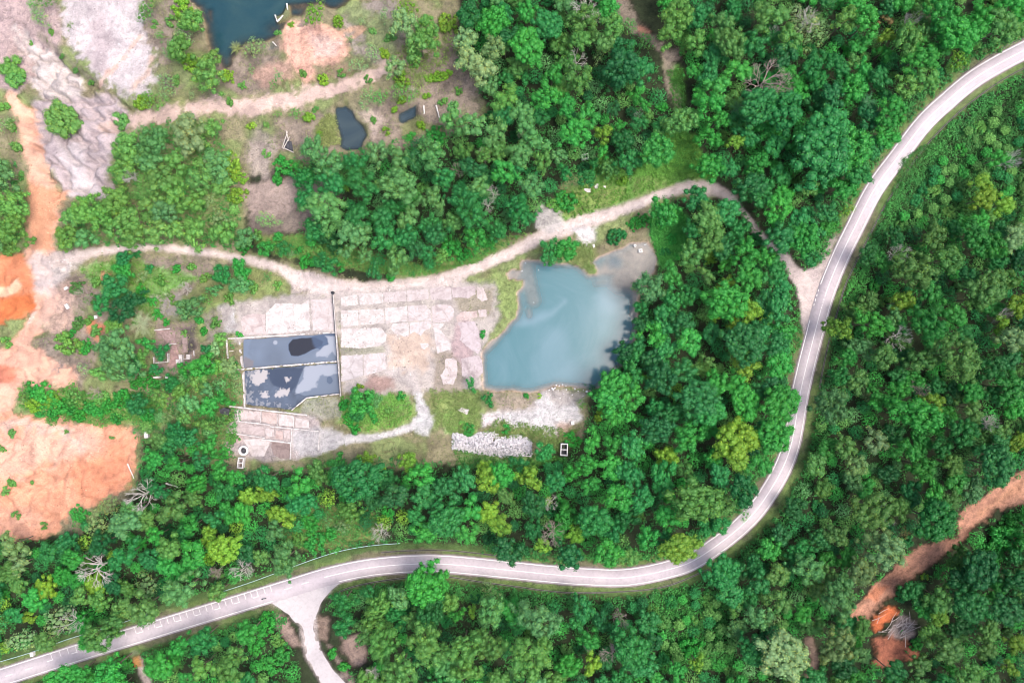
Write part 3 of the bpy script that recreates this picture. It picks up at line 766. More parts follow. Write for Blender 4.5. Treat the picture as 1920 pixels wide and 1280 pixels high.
def scum_l(px, py, x, y, sd):
    n = fbm(px / 14, py / 14, 81, 4); n2 = fbm(px / 4, py / 4, 82, 3)
    c = np.repeat(np.array((0.05, 0.065, 0.095))[None], len(px), 0) * (0.6 + 0.8 * n)[:, None]; r = np.full(len(px), 0.2)
    c, r = lay(c, r, sstep(2, -2, poly_sd(px, py, [(500, 690), (530, 688), (565, 692), (560, 715), (545, 735), (515, 725), (500, 705)]) + 12 * (n - 0.5)) * 0.8, np.array((0.02, 0.03, 0.055)), 0.1)
    c, r = lay(c, r, sstep(2, -2, poly_sd(px, py, [(570, 690), (636, 680), (638, 736), (570, 742), (552, 735), (560, 710)]) + 6 * (n - 0.5)), FILM, 0.42)
    c, r = lay(c, r, sstep(2, -2, poly_sd(px, py, [(572, 690), (630, 684), (634, 700), (600, 705), (592, 725), (555, 738), (556, 725), (568, 710)]) + 14 * (n - 0.5)), LIGHT, 0.6)
    c, r = lay(c, r, sstep(2, -2, np.hypot(px - 617, py - 713) - 7 + 5 * (n - 0.5)), np.array((0.05, 0.07, 0.11)), 0.2)
    for pp in ([(466, 697), (500, 692), (504, 702), (496, 720), (476, 724), (468, 710)], [(486, 735), (504, 731), (506, 745), (500, 752), (488, 745)], [(510, 735), (528, 726), (543, 727), (543, 742), (525, 748), (510, 745)],
               [(532, 706), (546, 707), (545, 713), (539, 718)]):
        c, r = lay(c, r, sstep(1.6, -1.6, poly_sd(px, py, pp) + 1.5 + 13 * (n2 - 0.5) + 8 * (n - 0.5)) * 0.7, CRUST * 0.8, 0.9)
    d = poly_sd(px, py, [(457, 693), (475, 693), (470, 725), (485, 750), (545, 758), (547, 770), (459, 760)])
    c, r = lay(c, r, sstep(2, -2, d + 8 * (n - 0.5)) * sstep(0.48, 0.66, n2) * 0.7, np.array((0.16, 0.165, 0.19)), 0.8)
    return {'dull': r}, {'film': c}
tag(water('upper_tank_water', TANK_U, LEVEL['tank'], M['scum'], scum_u, 0.22, 0.3), kind='structure')
tag(water('lower_tank_water', TANK_L, LEVEL['tank'] - 0.03, M['scum'], scum_l, 0.22, 0.3), kind='structure')

# ------------------------------------------------------------------ roads and markings
def ribbon(name, pts_l, pts_r, z, mat, parent=None, skirt=0.0):
    """a strip between two rows of photograph points, laid at height z"""
    L = np.array([W(*p)[:2] for p in pts_l]); R = np.array([W(*p)[:2] for p in pts_r]); n = len(L)
    rows = [np.c_[L, np.full(n, z)], np.c_[R, np.full(n, z)]]
    if skirt:
        rows = [np.c_[L, np.full(n, z - skirt)]] + rows + [np.c_[R, np.full(n, z - skirt)]]
    V = np.vstack(rows); F = []
    for k in range(len(rows) - 1):
        a = np.arange(n - 1) + k * n
        F.append(np.stack([a, a + n, a + n + 1, a + 1], 1))
    return link(name, mesh_np(name, V, np.vstack(F)), mat, parent)

def at_s(s):
    i = np.interp(s, RS, np.arange(len(RS)))
    lo = np.clip(i.astype(int), 0, len(RS) - 2); t = (i - lo)[:, None]
    return RC[lo] * (1 - t) + RC[lo + 1] * t, RN[lo] * (1 - t) + RN[lo + 1] * t

def s_near(px, py):
    return RS[np.argmin((RC[:, 0] - px) ** 2 + (RC[:, 1] - py) ** 2)]

def strip(name, s0, s1, o0, o1, z, mat, parent=None, skirt=0.0, step=5.0):
    s = np.linspace(s0, s1, max(2, int((s1 - s0) / step)))
    p, n = at_s(s)
    return ribbon(name, p + n * o0, p + n * o1, z, mat, parent, skirt)

road = tag(strip('main_road', 0, RS[-1], ROAD_HW + 0.8, -ROAD_HW - 0.8, 0.06, M['road'], skirt=0.2), 'pale grey two-lane road sweeping round the wooded bend', kind='structure')
zs = 0.068
JN0, JN1 = s_near(1551, 538), s_near(1530, 602)
SD0, SD1 = s_near(632, 1078), s_near(508, 1112)
EW = 0.62
for a, b in ((0, JN0), (JN1, RS[-1])):
    strip('edge_line', a, b, 15.0 + EW, 15.0 - EW, zs, M['paint'], road)
for a, b in ((0, SD0), (SD1, RS[-1])):
    strip('edge_line', a, b, -14.2 + EW, -14.2 - EW, zs, M['paint'], road)
C0, C1 = s_near(1546, 556), s_near(1539, 580)
for a, b in ((0, C0), (C1, s_near(608, 1082))):
    strip('centre_line', a, b, EW, -EW, zs, M['paint'], road)
for k in range(4):
    s = C0 + (k + 0.8) * (C1 - C0) / 4.6
    strip('dash', s, s + 2.6, 0.9, -0.9, zs, M['paint'], road, step=1)
    s = JN0 + 10 + k * 9
    strip('dash', s, s + 4.0, 15.8, 14.2, zs, M['paint'], road, step=1)
for x in (573, 540, 55, 16.6):
    s = s_near(x, 1265 - (x - 16.6) * 0.311)
    strip('dash', s - 7, s + 7, 0.6, -0.6, zs, M['paint'], road)
strokes = [97, 113, 128, 143.5] + [236, 254] + list(np.arange(266, 512, 12.1))
for i, x in enumerate(strokes):
    s = s_near(x + 1, 1265 - (x - 16.6) * 0.311 - 5)
    strip('stroke', s - 0.5, s + 0.5, 14.0, 3.2, zs, M['paint'], road, step=1)
    if i % 3 == 0:
        strip('dash', s - 1.5, s + 11, 2.9, 1.7, zs, M['paint'], road)

def prism(name, poly, z0, z1, mat, parent=None, jag=0.0, seg=2.5, seed=0, tilt=0.0):
    """an upright block on a photograph polygon, its outline broken into short uneven edges"""
    rg = random.Random(seed * 31 + 5)
    P = []
    for a, b in zip(poly, poly[1:] + poly[:1]):
        n = max(1, int(math.hypot(b[0] - a[0], b[1] - a[1]) / seg)) if jag else 1
        for i in range(n):
            t = i / n
            P.append((a[0] + (b[0] - a[0]) * t + (rg.uniform(-jag, jag) if jag else 0), a[1] + (b[1] - a[1]) * t + (rg.uniform(-jag, jag) if jag else 0)))
    cx = sum(p[0] for p in P) / len(P); cy = sum(p[1] for p in P) / len(P)
    ox, oy, _ = W(cx, cy)
    bm = bmesh.new()
    top, bot = [], []
    for p in P:
        x, y, _ = W(*p)
        dz = (x - ox) * tilt
        top.append(bm.verts.new((x - ox, y - oy, z1 + dz))); bot.append(bm.verts.new((x - ox, y - oy, z0)))
    f = bm.faces.new(top)
    if f.normal.z < 0 or sum((top[i].co.x * top[(i + 1) % len(top)].co.y - top[(i + 1) % len(top)].co.x * top[i].co.y) for i in range(len(top))) < 0:
        bmesh.ops.reverse_faces(bm, faces=[f])
    bm.faces.new(bot)
    for i in range(len(P)):
        j = (i + 1) % len(P)
        bm.faces.new((top[i], bot[i], bot[j], top[j]))
    bmesh.ops.recalc_face_normals(bm, faces=bm.faces)
    bmesh.ops.triangulate(bm, faces=[f for f in bm.faces if len(f.verts) > 4])
    me = bpy.data.meshes.new(name); bm.to_mesh(me); bm.free()
    o = link(name, me, mat, parent)
    if parent is not None:
        o.location = (ox - parent.location.x, oy - parent.location.y, -parent.location.z)
    else:
        o.location = (ox, oy, 0)
    return o

sr = tag(prism('side_road', [tuple(p) for p in SIDE], -0.1, 0.048, M['side'], None, 0.5, 6, 3), 'bleached white side road curving off below the main road', kind='structure')

def bar(name, a, b, wd, z0, z1, mat, parent=None, crumble=0.12, seed=0, za=None):
    """a straight wall or beam between two photograph points, wd pixels wide, its top slightly uneven"""
    rg = random.Random(seed + int(a[0] * 7 + b[1] * 3))
    L = math.hypot(b[0] - a[0], b[1] - a[1]); n = max(2, int(L / 4))
    nx, ny = -(b[1] - a[1]) / L, (b[0] - a[0]) / L
    rows = []
    for i in range(n + 1):
        t = i / n
        x, y = a[0] + (b[0] - a[0]) * t, a[1] + (b[1] - a[1]) * t
        h = z1 - rg.random() * crumble * (z1 - z0) - (rg.random() < 0.12) * crumble * 1.5 * (z1 - z0)
        w1, w2 = wd / 2 * rg.uniform(1 - crumble, 1 + crumble), wd / 2 * rg.uniform(1 - crumble, 1 + crumble)
        rows.append((W(x + nx * w1, y + ny * w1), W(x - nx * w2, y - ny * w2), h))
    ox, oy, _ = W((a[0] + b[0]) / 2, (a[1] + b[1]) / 2)
    V, F = [], []
    for l, r, h in rows:
        V += [(l[0] - ox, l[1] - oy, z0), (l[0] - ox, l[1] - oy, h), (r[0] - ox, r[1] - oy, h), (r[0] - ox, r[1] - oy, z0)]
    for i in range(n):
        p, q_ = i * 4, i * 4 + 4
        F += [(p, q_, q_ + 1, p + 1), (p + 1, q_ + 1, q_ + 2, p + 2), (p + 2, q_ + 2, q_ + 3, p + 3), (p + 3, q_ + 3, q_, p)]
    F += [(0, 1, 2, 3), (n * 4 + 3, n * 4 + 2, n * 4 + 1, n * 4)]
    me = bpy.data.meshes.new(name); me.from_pydata(V, [], F); me.update()
    bm = bmesh.new(); bm.from_mesh(me); bmesh.ops.recalc_face_normals(bm, faces=bm.faces); bm.to_mesh(me); bm.free()
    o = link(name, me, mat, parent)
    pl = parent.location if parent is not None else (0, 0, 0)
    o.location = (ox - pl[0], oy - pl[1], -pl[2])
    return o

# drains: two concrete lips, the shade of the channel painted near-black between them
def drain(label, pts, group='drains along the main road', lip=0.4, gap=1.8):
    P = catmull(pts, 5.0)
    T = np.gradient(P, axis=0); T /= np.linalg.norm(T, axis=1)[:, None]
    Nn = np.stack([T[:, 1], -T[:, 0]], 1)
    x0, y0, _ = W(*pts[len(pts) // 2])
    e = tag(empty('roadside_drain', (0, 0, 0)), label, 'drain', group)
    for s in (1, -1):
        a, b = gap / 2, gap / 2 + lip * (0.9 if s > 0 else 0.6)
        rows = [(a, 0.0), (a, 0.22), (b, 0.22), (b, -0.1)]
        V = np.vstack([np.array([W(*p)[:2] + (h,) for p in P + Nn * (s * o)]) for o, h in rows]); n = len(P)
        F = np.vstack([np.stack([np.arange(n - 1) + k * n, np.arange(n - 1) + k * n + 1, np.arange(n - 1) + (k + 1) * n + 1, np.arange(n - 1) + (k + 1) * n], 1) for k in range(3)])
        link('drain_edge', mesh_np('drain_edge', V, F), M['drain'], e)
    ribbon('drain_bed', P + Nn * (gap / 2 + 0.1), P - Nn * (gap / 2 + 0.1), 0.03, M['drain_shade'], e)
    return e
drain('long dark concrete drain along the outer verge of the upper road bend', [(1985, 100), (1920, 128), (1867, 158), (1807, 203), (1760, 247), (1723, 290), (1690, 337), (1660, 384), (1635, 432), (1607, 487), (1584, 537), (1570, 584), (1556, 632), (1543, 690), (1536, 730)])
drain('dark drain below the main road east of the side road', [(612, 1142), (625, 1118), (650, 1103), (700, 1091), (760, 1083), (830, 1080), (900, 1090), (960, 1098), (1060, 1110), (1170, 1108), (1250, 1098), (1330, 1066)])
drain('pale edged drain on the wooded side of the lower road bend', [(715, 1035), (760, 1032), (830, 1031), (890, 1036), (950, 1044)])
drain('short black drain beside the road near the upper corner of the view', [(1980, 46), (1900, 80), (1850, 108), (1825, 126), (1803, 140)])

def tube_mesh(name, pts, radii, sides=6):
    V, F = [], []
    n = len(pts)
    for i, p in enumerate(pts):
        p = Vector(p)
        d = (Vector(pts[min(i + 1, n - 1)]) - Vector(pts[max(i - 1, 0)])).normalized()
        u = d.cross(Vector((0, 0, 1)) if abs(d.z) < 0.9 else Vector((1, 0, 0))).normalized(); v = d.cross(u)
        for k in range(sides):
            a = 2 * math.pi * k / sides
            V.append(tuple(p + (u * math.cos(a) + v * math.sin(a)) * radii[i]))
    for i in range(n - 1):
        for k in range(sides):
            a, b = i * sides + k, i * sides + (k + 1) % sides
            F.append((a, b, b + sides, a + sides))
    F.append(tuple(range(sides))[::-1]); F.append(tuple(range((n - 1) * sides, n * sides)))
    return V, F

def tube(name, pts, radii, mat, parent=None, sides=6):
    V, F = tube_mesh(name, pts, radii, sides)
    me = bpy.data.meshes.new(name); me.from_pydata(V, [], F); me.update()
    return link(name, me, mat, parent)

def rail(label, pts, every=14):
    P = catmull(pts, 4.0)
    e = tag(empty('roadside_rail'), label, 'rail', 'bluish rails above the main road')
    tube('beam', [W(*p)[:2] + (0.75,) for p in P], [0.09] * len(P), M['rail'], e)
    L = np.concatenate([[0], np.cumsum(np.hypot(*np.diff(P, axis=0).T))])
    s = 2.0
    pm = None
    while s < L[-1]:
        x, y, _ = W(np.interp(s, L, P[:, 0]), np.interp(s, L, P[:, 1]))
        if pm is None:
            V, F = tube_mesh('post', [(0, 0, -0.2), (0, 0, 0.8)], [0.07, 0.07], 5)
            pm = bpy.data.meshes.new('post'); pm.from_pydata(V, [], F)
        link('post', pm, M['rail'], e, (x, y, 0))
        s += every
rail('thin pale bluish rail along the verge at the lower corner by the white box', [(-60, 1258), (0, 1239), (60, 1221), (130, 1196), (200, 1175), (300, 1143)])
rail('thin pale bluish rail along the verge above the side road junction', [(400, 1113), (465, 1092), (520, 1072), (600, 1043), (650, 1029), (700, 1021), (750, 1017)])

# ------------------------------------------------------------------ concrete floors, tanks, ruins
def to(reg, sc, pts):
    return [(reg[0] + x / sc, reg[1] + y / sc) for x, y in pts]

fl = tag(empty('concrete_floor', W(750, 620)), 'broken white concrete floor of large slabs west of the turquoise pond', 'concrete floor')
R3 = (640, 520)
SL = [
    ([(0, 232), (190, 207), (203, 333), (0, 345)], (1.05, 1.04, 1.03)), ([(215, 190), (498, 180), (503, 310), (222, 330)], (1.06, 1.05, 1.05)), ([(507, 185), (780, 162), (782, 288), (512, 300)], (0.92, 0.86, 0.89)),
    ([(787, 160), (1040, 135), (1050, 260), (790, 290)], (0.9, 0.83, 0.86)), ([(1065, 120), (1308, 110), (1328, 270), (1090, 270), (1065, 200)], (0.82, 0.74, 0.78)), ([(1322, 120), (1610, 105), (1612, 200), (1530, 250), (1332, 240)], (0.76, 0.67, 0.72)),
    ([(1620, 110), (1710, 130), (1755, 270), (1690, 295), (1630, 240)], (0.95, 0.86, 0.84)), ([(0, 400), (200, 390), (210, 575), (0, 600)], (1.06, 1.05, 1.05)), ([(206, 390), (510, 376), (520, 548), (216, 574)], (1.06, 1.04, 1.03)),
    ([(525, 365), (790, 350), (800, 528), (530, 545)], (1.04, 1.02, 1.03)), ([(800, 345), (1000, 330), (1070, 390), (1080, 512), (806, 524)], (0.98, 0.93, 0.96)), ([(1085, 350), (1180, 325), (1300, 330), (1350, 380), (1350, 460), (1300, 530), (1095, 540)], (0.95, 0.87, 0.90)),
    ([(0, 612), (480, 607), (540, 690), (530, 770), (430, 830), (200, 850), (0, 840)], (1.06, 1.05, 1.05)), ([(610, 555), (808, 545), (813, 700), (770, 715), (640, 670), (600, 620)], (1.05, 1.04, 1.04)),
    ([(818, 540), (1080, 522), (1080, 600), (1000, 640), (950, 705), (880, 650), (823, 680)], (1.0, 0.96, 0.99)), ([(1100, 546), (1240, 557), (1180, 620), (1300, 760), (1330, 860), (1150, 910), (1120, 700)], (1.03, 0.99, 1.0)),
    ([(1370, 480), (1450, 410), (1620, 400), (1635, 470), (1500, 510), (1390, 530)], (0.95, 0.76, 0.72)), ([(1642, 390), (1740, 385), (1745, 470), (1652, 475)], (0.93, 0.83, 0.83)),
    ([(1400, 540), (1600, 520), (1650, 640), (1680, 860), (1640, 920), (1550, 860), (1420, 750), (1440, 690)], (0.80, 0.71, 0.79)), ([(1440, 980), (1640, 930), (1690, 1000), (1700, 1150), (1600, 1210), (1450, 1180)], (0.78, 0.69, 0.76)),
    ([(1250, 980), (1340, 960), (1390, 1010), (1390, 1180), (1340, 1285), (1230, 1280), (1190, 1180), (1250, 1090)], (0.97, 0.89, 0.90)), ([(0, 940), (258, 925), (262, 1180), (0, 1250)], (0.88, 0.88, 0.93)),
    ([(268, 925), (530, 900), (530, 1000), (540, 1100), (400, 1150), (270, 1178)], (1.0, 0.97, 1.0)), ([(950, 790), (1040, 790), (1050, 830), (1000, 860), (950, 840)], (1.06, 1.05, 1.05)),
]
for i, (pp, tint) in enumerate(SL):
    o = prism('slab', to(R3, 6.4, pp), -0.15, 0.06 + 0.02 * ((i * 7) % 4), M['slab'], fl, 0.95, 2.2, i)
    o.color = tuple(0.93 * 0.45 + t_ * 0.55 for t_ in tint) + (1,)
pads = tag(empty('concrete_floor', W(530, 595)), 'chalk white concrete pads above the twin tanks', 'concrete floor')
R1 = (400, 520)
for i, (pp, tint) in enumerate([([(1300, 290), (1400, 300), (1590, 270), (1635, 690), (1330, 710)], (0.95, 0.91, 0.92)), ([(700, 480), (830, 350), (1050, 345), (1180, 360), (1272, 290), (1292, 700), (900, 745), (700, 750)], (1.05, 1.05, 1.05)),
                                ([(400, 510), (560, 480), (690, 500), (690, 752), (400, 770), (370, 580)], (0.95, 0.88, 0.88))]):
    o = prism('slab', to(R1, 7.11, pp), -0.15, 0.07 + 0.02 * i, M['slab'], pads, 1.0, 2.2, 60 + i)
    o.color = (*tint, 1)

tank = tag(empty('concrete_tank', W(545, 690)), 'pair of walled concrete tanks holding dark scummy water', 'tank')
wl = [((424, 635), (631, 623), 3.4, 0.45), ((449, 640), (455, 694), 4.4, 0.5), ((425, 637), (428, 672), 4.0, 0.5), ((427, 658.5), (447, 657), 2.2, 0.2), ((455, 692), (636, 677), 3.8, 0.45),
      ((456, 696), (459, 764), 4.0, 0.5), ((639, 738), (575, 745.7), 3.0, 0.5), ((575, 745.7), (547, 769), 3.0, 0.45), ((446, 692), (458, 692), 3, 0.4)]
for i, (a, b, w_, h) in enumerate(wl):
    bar('wall', a, b, w_ * 0.72, -1.7, h, M['wall'], tank, 0.22, i)
pw = tag(empty('partition_wall', W(632, 640)), 'long thin dark-topped wall with a round post at its upper end', 'wall')
bar('wall', (625.5, 553), (639.5, 742), 1.9, -0.6, 1.3, M['wall'], pw, 0.05, 3)
bar('coping', (624.6, 551), (638.6, 738), 0.9, 1.25, 1.42, M['dark'], pw, 0.02, 4)
tube('post', [(W(625, 549)[0] - pw.location.x, W(625, 549)[1] - pw.location.y, z) for z in (-0.2, 1.5, 1.6)], [0.55, 0.55, 0.4], M['dark'], pw, 10)

ruin = tag(empty('ruined_foundation', W(520, 815)), 'roofless ruin of low partition walls and stained floors below the tanks', 'ruin')
for i, (a, b, w_, h) in enumerate([((430, 761), (577, 778), 2.6, 0.7), ((446, 766), (447.5, 789), 1.8, 0.6), ((446, 789), (507, 796), 2.2, 0.7), ((507, 799), (600, 808), 2.2, 0.7), ((600, 808), (597, 843), 1.8, 0.6), ((426, 810), (498, 820.6), 1.8, 0.6),
                                   ((492, 823), (546, 830), 2.4, 0.7), ((546.5, 828), (545, 860), 2.0, 0.7), ((547.5, 803), (547.5, 828), 1.6, 0.5), ((520, 775), (520, 799), 1.2, 0.4), ((490, 769), (489, 792), 1.2, 0.4), ((550.5, 780), (551, 802), 1.2, 0.4), ((553, 845), (558, 860), 1.2, 0.4)]):
    bar('wall', a, b, w_, -0.2, h, M['wall'], ruin, 0.2, 40 + i)
R2 = (400, 690)
for i, (pp, tint) in enumerate([([(335, 535), (600, 545), (592, 655), (330, 640)], (0.95, 0.88, 0.87)), ([(622, 550), (812, 565), (806, 705), (720, 700), (622, 668)], (0.94, 0.82, 0.78)), ([(832, 575), (1012, 600), (1008, 735), (830, 720)], (1.0, 0.97, 0.97)), ([(1040, 625), (1210, 650), (1208, 755), (1035, 745)], (1.0, 0.97, 0.97)),
                                ([(310, 705), (470, 715), (640, 745), (650, 850), (420, 820), (300, 790)], (0.85, 0.78, 0.78)), ([(660, 755), (770, 770), (765, 860), (690, 870), (650, 800)], (0.98, 0.93, 0.93)), ([(790, 790), (880, 795), (880, 900), (785, 880)], (0.92, 0.78, 0.75)), ([(892, 780), (980, 790), (975, 890), (890, 880)], (0.93, 0.87, 0.87)),
                                ([(380, 900), (600, 890), (720, 930), (690, 1000), (640, 1110), (490, 1110), (420, 1000)], (1.0, 0.97, 0.97)), ([(740, 935), (970, 960), (960, 1135), (850, 1140), (770, 1100), (730, 1000)], (0.5, 0.42, 0.41)), ([(280, 850), (370, 840), (380, 900), (330, 950), (270, 920)], (0.9, 0.78, 0.76))]):
    o = prism('slab', to(R2, 6.738, pp), -0.15, 0.08 + 0.02 * (i % 4), M['slab'], ruin, 0.6, 2.5, 90 + i)
    o.color = (*tint, 1)

def lathe_ring(name, r0, r1, z0, z1, mat, parent=None, loc=None, n=20):
    V, F = [], []
    for k in range(n):
        a = 2 * math.pi * k / n
        c, s = math.cos(a), math.sin(a)
        V += [(r1 * c, r1 * s, z0), (r1 * c, r1 * s, z1), (r0 * c, r0 * s, z1), (r0 * c, r0 * s, z0)]
    for k in range(n):
        j = (k + 1) % n
        for m_ in range(4):
            F.append((k * 4 + m_, j * 4 + m_, j * 4 + (m_ + 1) % 4, k * 4 + (m_ + 1) % 4))
    me = bpy.data.meshes.new(name); me.from_pydata(V, [], F); me.update()
    return link(name, me, mat, parent, loc)
def disc(name, r, z, mat, parent, n=16):
    me = bpy.data.meshes.new(name)
    me.from_pydata([(r * math.cos(2 * math.pi * k / n), r * math.sin(2 * math.pi * k / n), z) for k in range(n)], [], [tuple(range(n))])
    return link(name, me, mat, parent)

well = tag(empty('round_well', W(458.6, 843.6)), 'round white concrete well with a dark mouth', 'well')
lathe_ring('ring', 1.15, 1.85, -0.2, 1.2, M['white'], well); disc('water', 1.2, 0.35, M['dark'], well)

def open_box(name, label, cat, c, size, rz, h, cells=1, th=0.28, wall='white', floor_='dark', floor_z=0.3):
    """a small roofless concrete box: four walls, cross walls and a floor"""
    x, y, _ = W(*c)
    e = tag(empty(name, (x, y, float(ground_z(np.array([x]), np.array([y]))[0])), rz), label, cat)
    a, b = size[0] / PPM / 2, size[1] / PPM / 2
    def block(nm, x0, x1, y0, y1, z0, z1, mt):
        me = bpy.data.meshes.new(nm)
        me.from_pydata([(x0, y0, z0), (x1, y0, z0), (x1, y1, z0), (x0, y1, z0), (x0, y0, z1), (x1, y0, z1), (x1, y1, z1), (x0, y1, z1)], [],
                       [(3, 2, 1, 0), (4, 5, 6, 7), (0, 1, 5, 4), (1, 2, 6, 5), (2, 3, 7, 6), (3, 0, 4, 7)])
        return link(nm, me, mt, e)
    block('wall', -a, a, b - th, b, -0.3, h, M[wall]); block('wall', -a, a, -b, -b + th, -0.3, h, M[wall])
    block('wall', -a, -a + th, -b + th, b - th, -0.3, h - 0.01, M[wall]); block('wall', a - th, a, -b + th, b - th, -0.3, h - 0.01, M[wall])
    for k in range(1, cells):
        y0 = -b + 2 * b * k / cells
        block('cross_wall', -a + th, a - th, y0 - th * 0.4, y0 + th * 0.4, -0.2, h - 0.03, M[wall])
    block('floor', -a + th * 0.9, a - th * 0.9, -b + th * 0.9, b - th * 0.9, -0.25, floor_z, M[floor_])
    return e
open_box('pump_house', 'narrow roofless white pump house beside the round well', 'ruin', (454.5, 866), (11, 20), -0.12, 2.0, 2, 0.35, 'white', 'brick', 0.4)
open_box('roofless_hut', 'small white-framed hut of two dark cells at the forest edge', 'hut', (1057, 841), (13.5, 22.5), -0.04, 2.4, 2, 0.32)
open_box('roofless_hut', 'tiny pale square hut hidden among trees above the meadow', 'hut', (1096.5, 295.5), (13, 9.5), 0.14, 2.2, 1, 0.3)
open_box('concrete_pen', 'small grey concrete frame at the end of the rubble heap', 'ruin', (991.5, 847), (11, 16), -0.1, 1.0, 1, 0.35, 'wall', 'dark', 0.2)
open_box('square_block', 'white square concrete ring standing in the pale shallows', 'block', (1201, 470), (7, 7), 0.1, 0.95, 1, 0.4, 'white', 'wall', 0.4)
rg_ = tag(empty('round_ring', W(1190, 461, -0.6)), 'small round white ring standing in the pale shallows', 'ring')
lathe_ring('ring', 0.24, 0.52, -0.3, 0.9, M['white'], rg_); disc('mouth', 0.3, 0.6, M['dark'], rg_)

def block_thing(name, label, cat, poly, h, mat, group=None, seed=0, z0=-0.2):
    o = prism(name, poly, z0, h, mat, None, 0.25, 3.0, seed, 0.02)
    return tag(o, label, cat, group)
block_thing('black_shed', 'small black shed beside the corner of the lower ruin', 'shed', [(415, 766), (424, 763), (433, 766), (432, 777), (420, 776), (416, 772)], 1.8, M['dark'])
block_thing('concrete_block', 'square white concrete block on the gravel south of the pond', 'block', [(1070, 789), (1076, 788), (1077, 795), (1071, 796)], 0.8, M['white'], seed=1)
block_thing('concrete_block', 'pale broken block lying in the meadow grass', 'block', [(1115, 346), (1121, 345), (1122, 353), (1117, 355), (1114, 351)], 0.7, M['wall'], seed=2)
block_thing('concrete_block', 'flat pinkish slab fragment lying beside the meadow trees', 'block', [(1095, 354), (1107, 354), (1107, 361), (1101, 361), (1096, 358)], 0.5, M['wall'], seed=3)
block_thing('concrete_block', 'small white fragment farthest right in the meadow grass', 'block', [(1131, 349), (1136, 349), (1135, 353), (1132, 352)], 0.5, M['white'], seed=4)
block_thing('concrete_block', 'white box standing among bushes above the orange clearing', 'block', [(272, 809), (280, 808), (281, 820), (274, 820)], 1.2, M['white'], seed=5)
block_thing('concrete_block', 'white bar lying on the pale ground by the orange track', 'block', [(122, 572), (127, 569), (132, 577), (127, 580)], 0.6, M['white'], seed=6)
block_thing('concrete_block', 'short white bar near shrubs beside the orange track', 'block', [(121, 540), (128, 537), (129, 541), (123, 544)], 0.6, M['white'], seed=7)
block_thing('concrete_block', 'white block beside a dark bush left of the dry palm', 'block', [(178, 592), (183, 591), (184, 597), (179, 598)], 0.8, M['white'], seed=8)
block_thing('concrete_block', 'pale grey slab fragment in the grass south of the concrete floor', 'block', [(858, 768), (866, 763), (872, 766), (880, 767), (876, 777), (868, 774)], 0.4, M['wall'], seed=9)
block_thing('roadside_box', 'white square box on the verge beside the bluish rail', 'box', [(60, 1220), (66, 1219), (67, 1227), (61, 1228)], 1.3, M['white'], seed=10)
block_thing('concrete_block', 'white oval block on the bank near the pale shallows', 'block', [(1111, 459), (1114, 458), (1115, 463), (1112, 465)], 0.6, M['white'], seed=11)
block_thing('pale_sheet', 'pale blue-white sheet among the dark trees by the brown dead crown', 'sheet', [(1468, 172), (1484, 168), (1495, 176), (1493, 188), (1482, 184)], 3.0, M['tarp'], seed=12, z0=2.6)

hut = tag(empty('ruined_building', W(325, 650)), 'ruined building of brownish floors and broken walls among trees', 'ruin')
R6 = (260, 560)
for i, (pp, tint, mt) in enumerate([([(250, 480), (540, 465), (570, 670), (450, 672), (380, 600)], (1.1, 1.0, 1.0), 'brick'), ([(480, 705), (570, 695), (620, 880), (600, 1000), (430, 1010), (480, 900)], (1.2, 1.0, 1.0), 'brick'), ([(660, 530), (730, 520), (740, 800), (660, 800)], (1.1, 1.05, 1.05), 'brick')]):
    o = prism('floor_slab', to(R6, 8, pp), -0.15, 0.12 + 0.03 * i, M[mt], hut, 0.5, 2.5, 130 + i); o.color = (*tint, 1)
for i, (a, b, w_, h) in enumerate([((290, 669), (290.6, 681), 1.8, 1.2), ((290.6, 680), (318, 678), 1.8, 1.2), ((317.5, 678), (317, 662), 1.8, 1.2), ((291, 619), (320, 616), 2.0, 0.9), ((317, 646), (331, 644), 1.4, 0.8), ((289, 707.5), (303, 706.5), 3.0, 1.0), ((345, 673), (353, 673), 1.2, 0.8), ((394, 680), (405, 680), 2.0, 0.9), ((365, 657), (365, 667), 1.5, 0.9)]):
    bar('wall', a, b, w_, -0.2, h, M['wall'], hut, 0.15, 70 + i)
prism('block', to(R6, 8, [(585, 905), (630, 905), (628, 840), (680, 838), (684, 965), (588, 967)]), -0.2, 1.5, M['wall'], hut, 0.2, 3, 1)
prism('block', to(R6, 8, [(740, 835), (795, 832), (795, 910), (742, 910)]), -0.2, 1.4, M['wall'], hut, 0.2, 3, 2)
prism('block', to(R6, 8, [(415, 1155), (450, 1150), (455, 1190), (418, 1192)]), -0.2, 0.9, M['white'], hut, 0.2, 3, 3)

shed = tag(empty('collapsed_shed', W(540, 268)), 'collapsed dark shed with leaning grey planks near the dark pond', 'shed')
prism('roof_sheet', [(536, 262), (548, 267), (552, 288), (534, 279)], 0.9, 1.0, M['dark'], shed, 0.3, 3, 4, 0.03)
for i, (a, b) in enumerate([((538, 246), (543, 266)), ((541, 249), (531, 279)), ((545, 258), (533, 281)), ((534, 279), (553, 288))]):
    bar('plank', a, b, 1.3, 1.02 + 0.05 * i, 1.15 + 0.05 * i, M['timber'], shed, 0.05, 20 + i)
bar('post', (535, 265), (536, 267), 1.2, -0.2, 0.9, M['timber'], shed, 0, 1); bar('post', (550, 285), (551, 286), 1.2, -0.2, 0.9, M['timber'], shed, 0, 2)

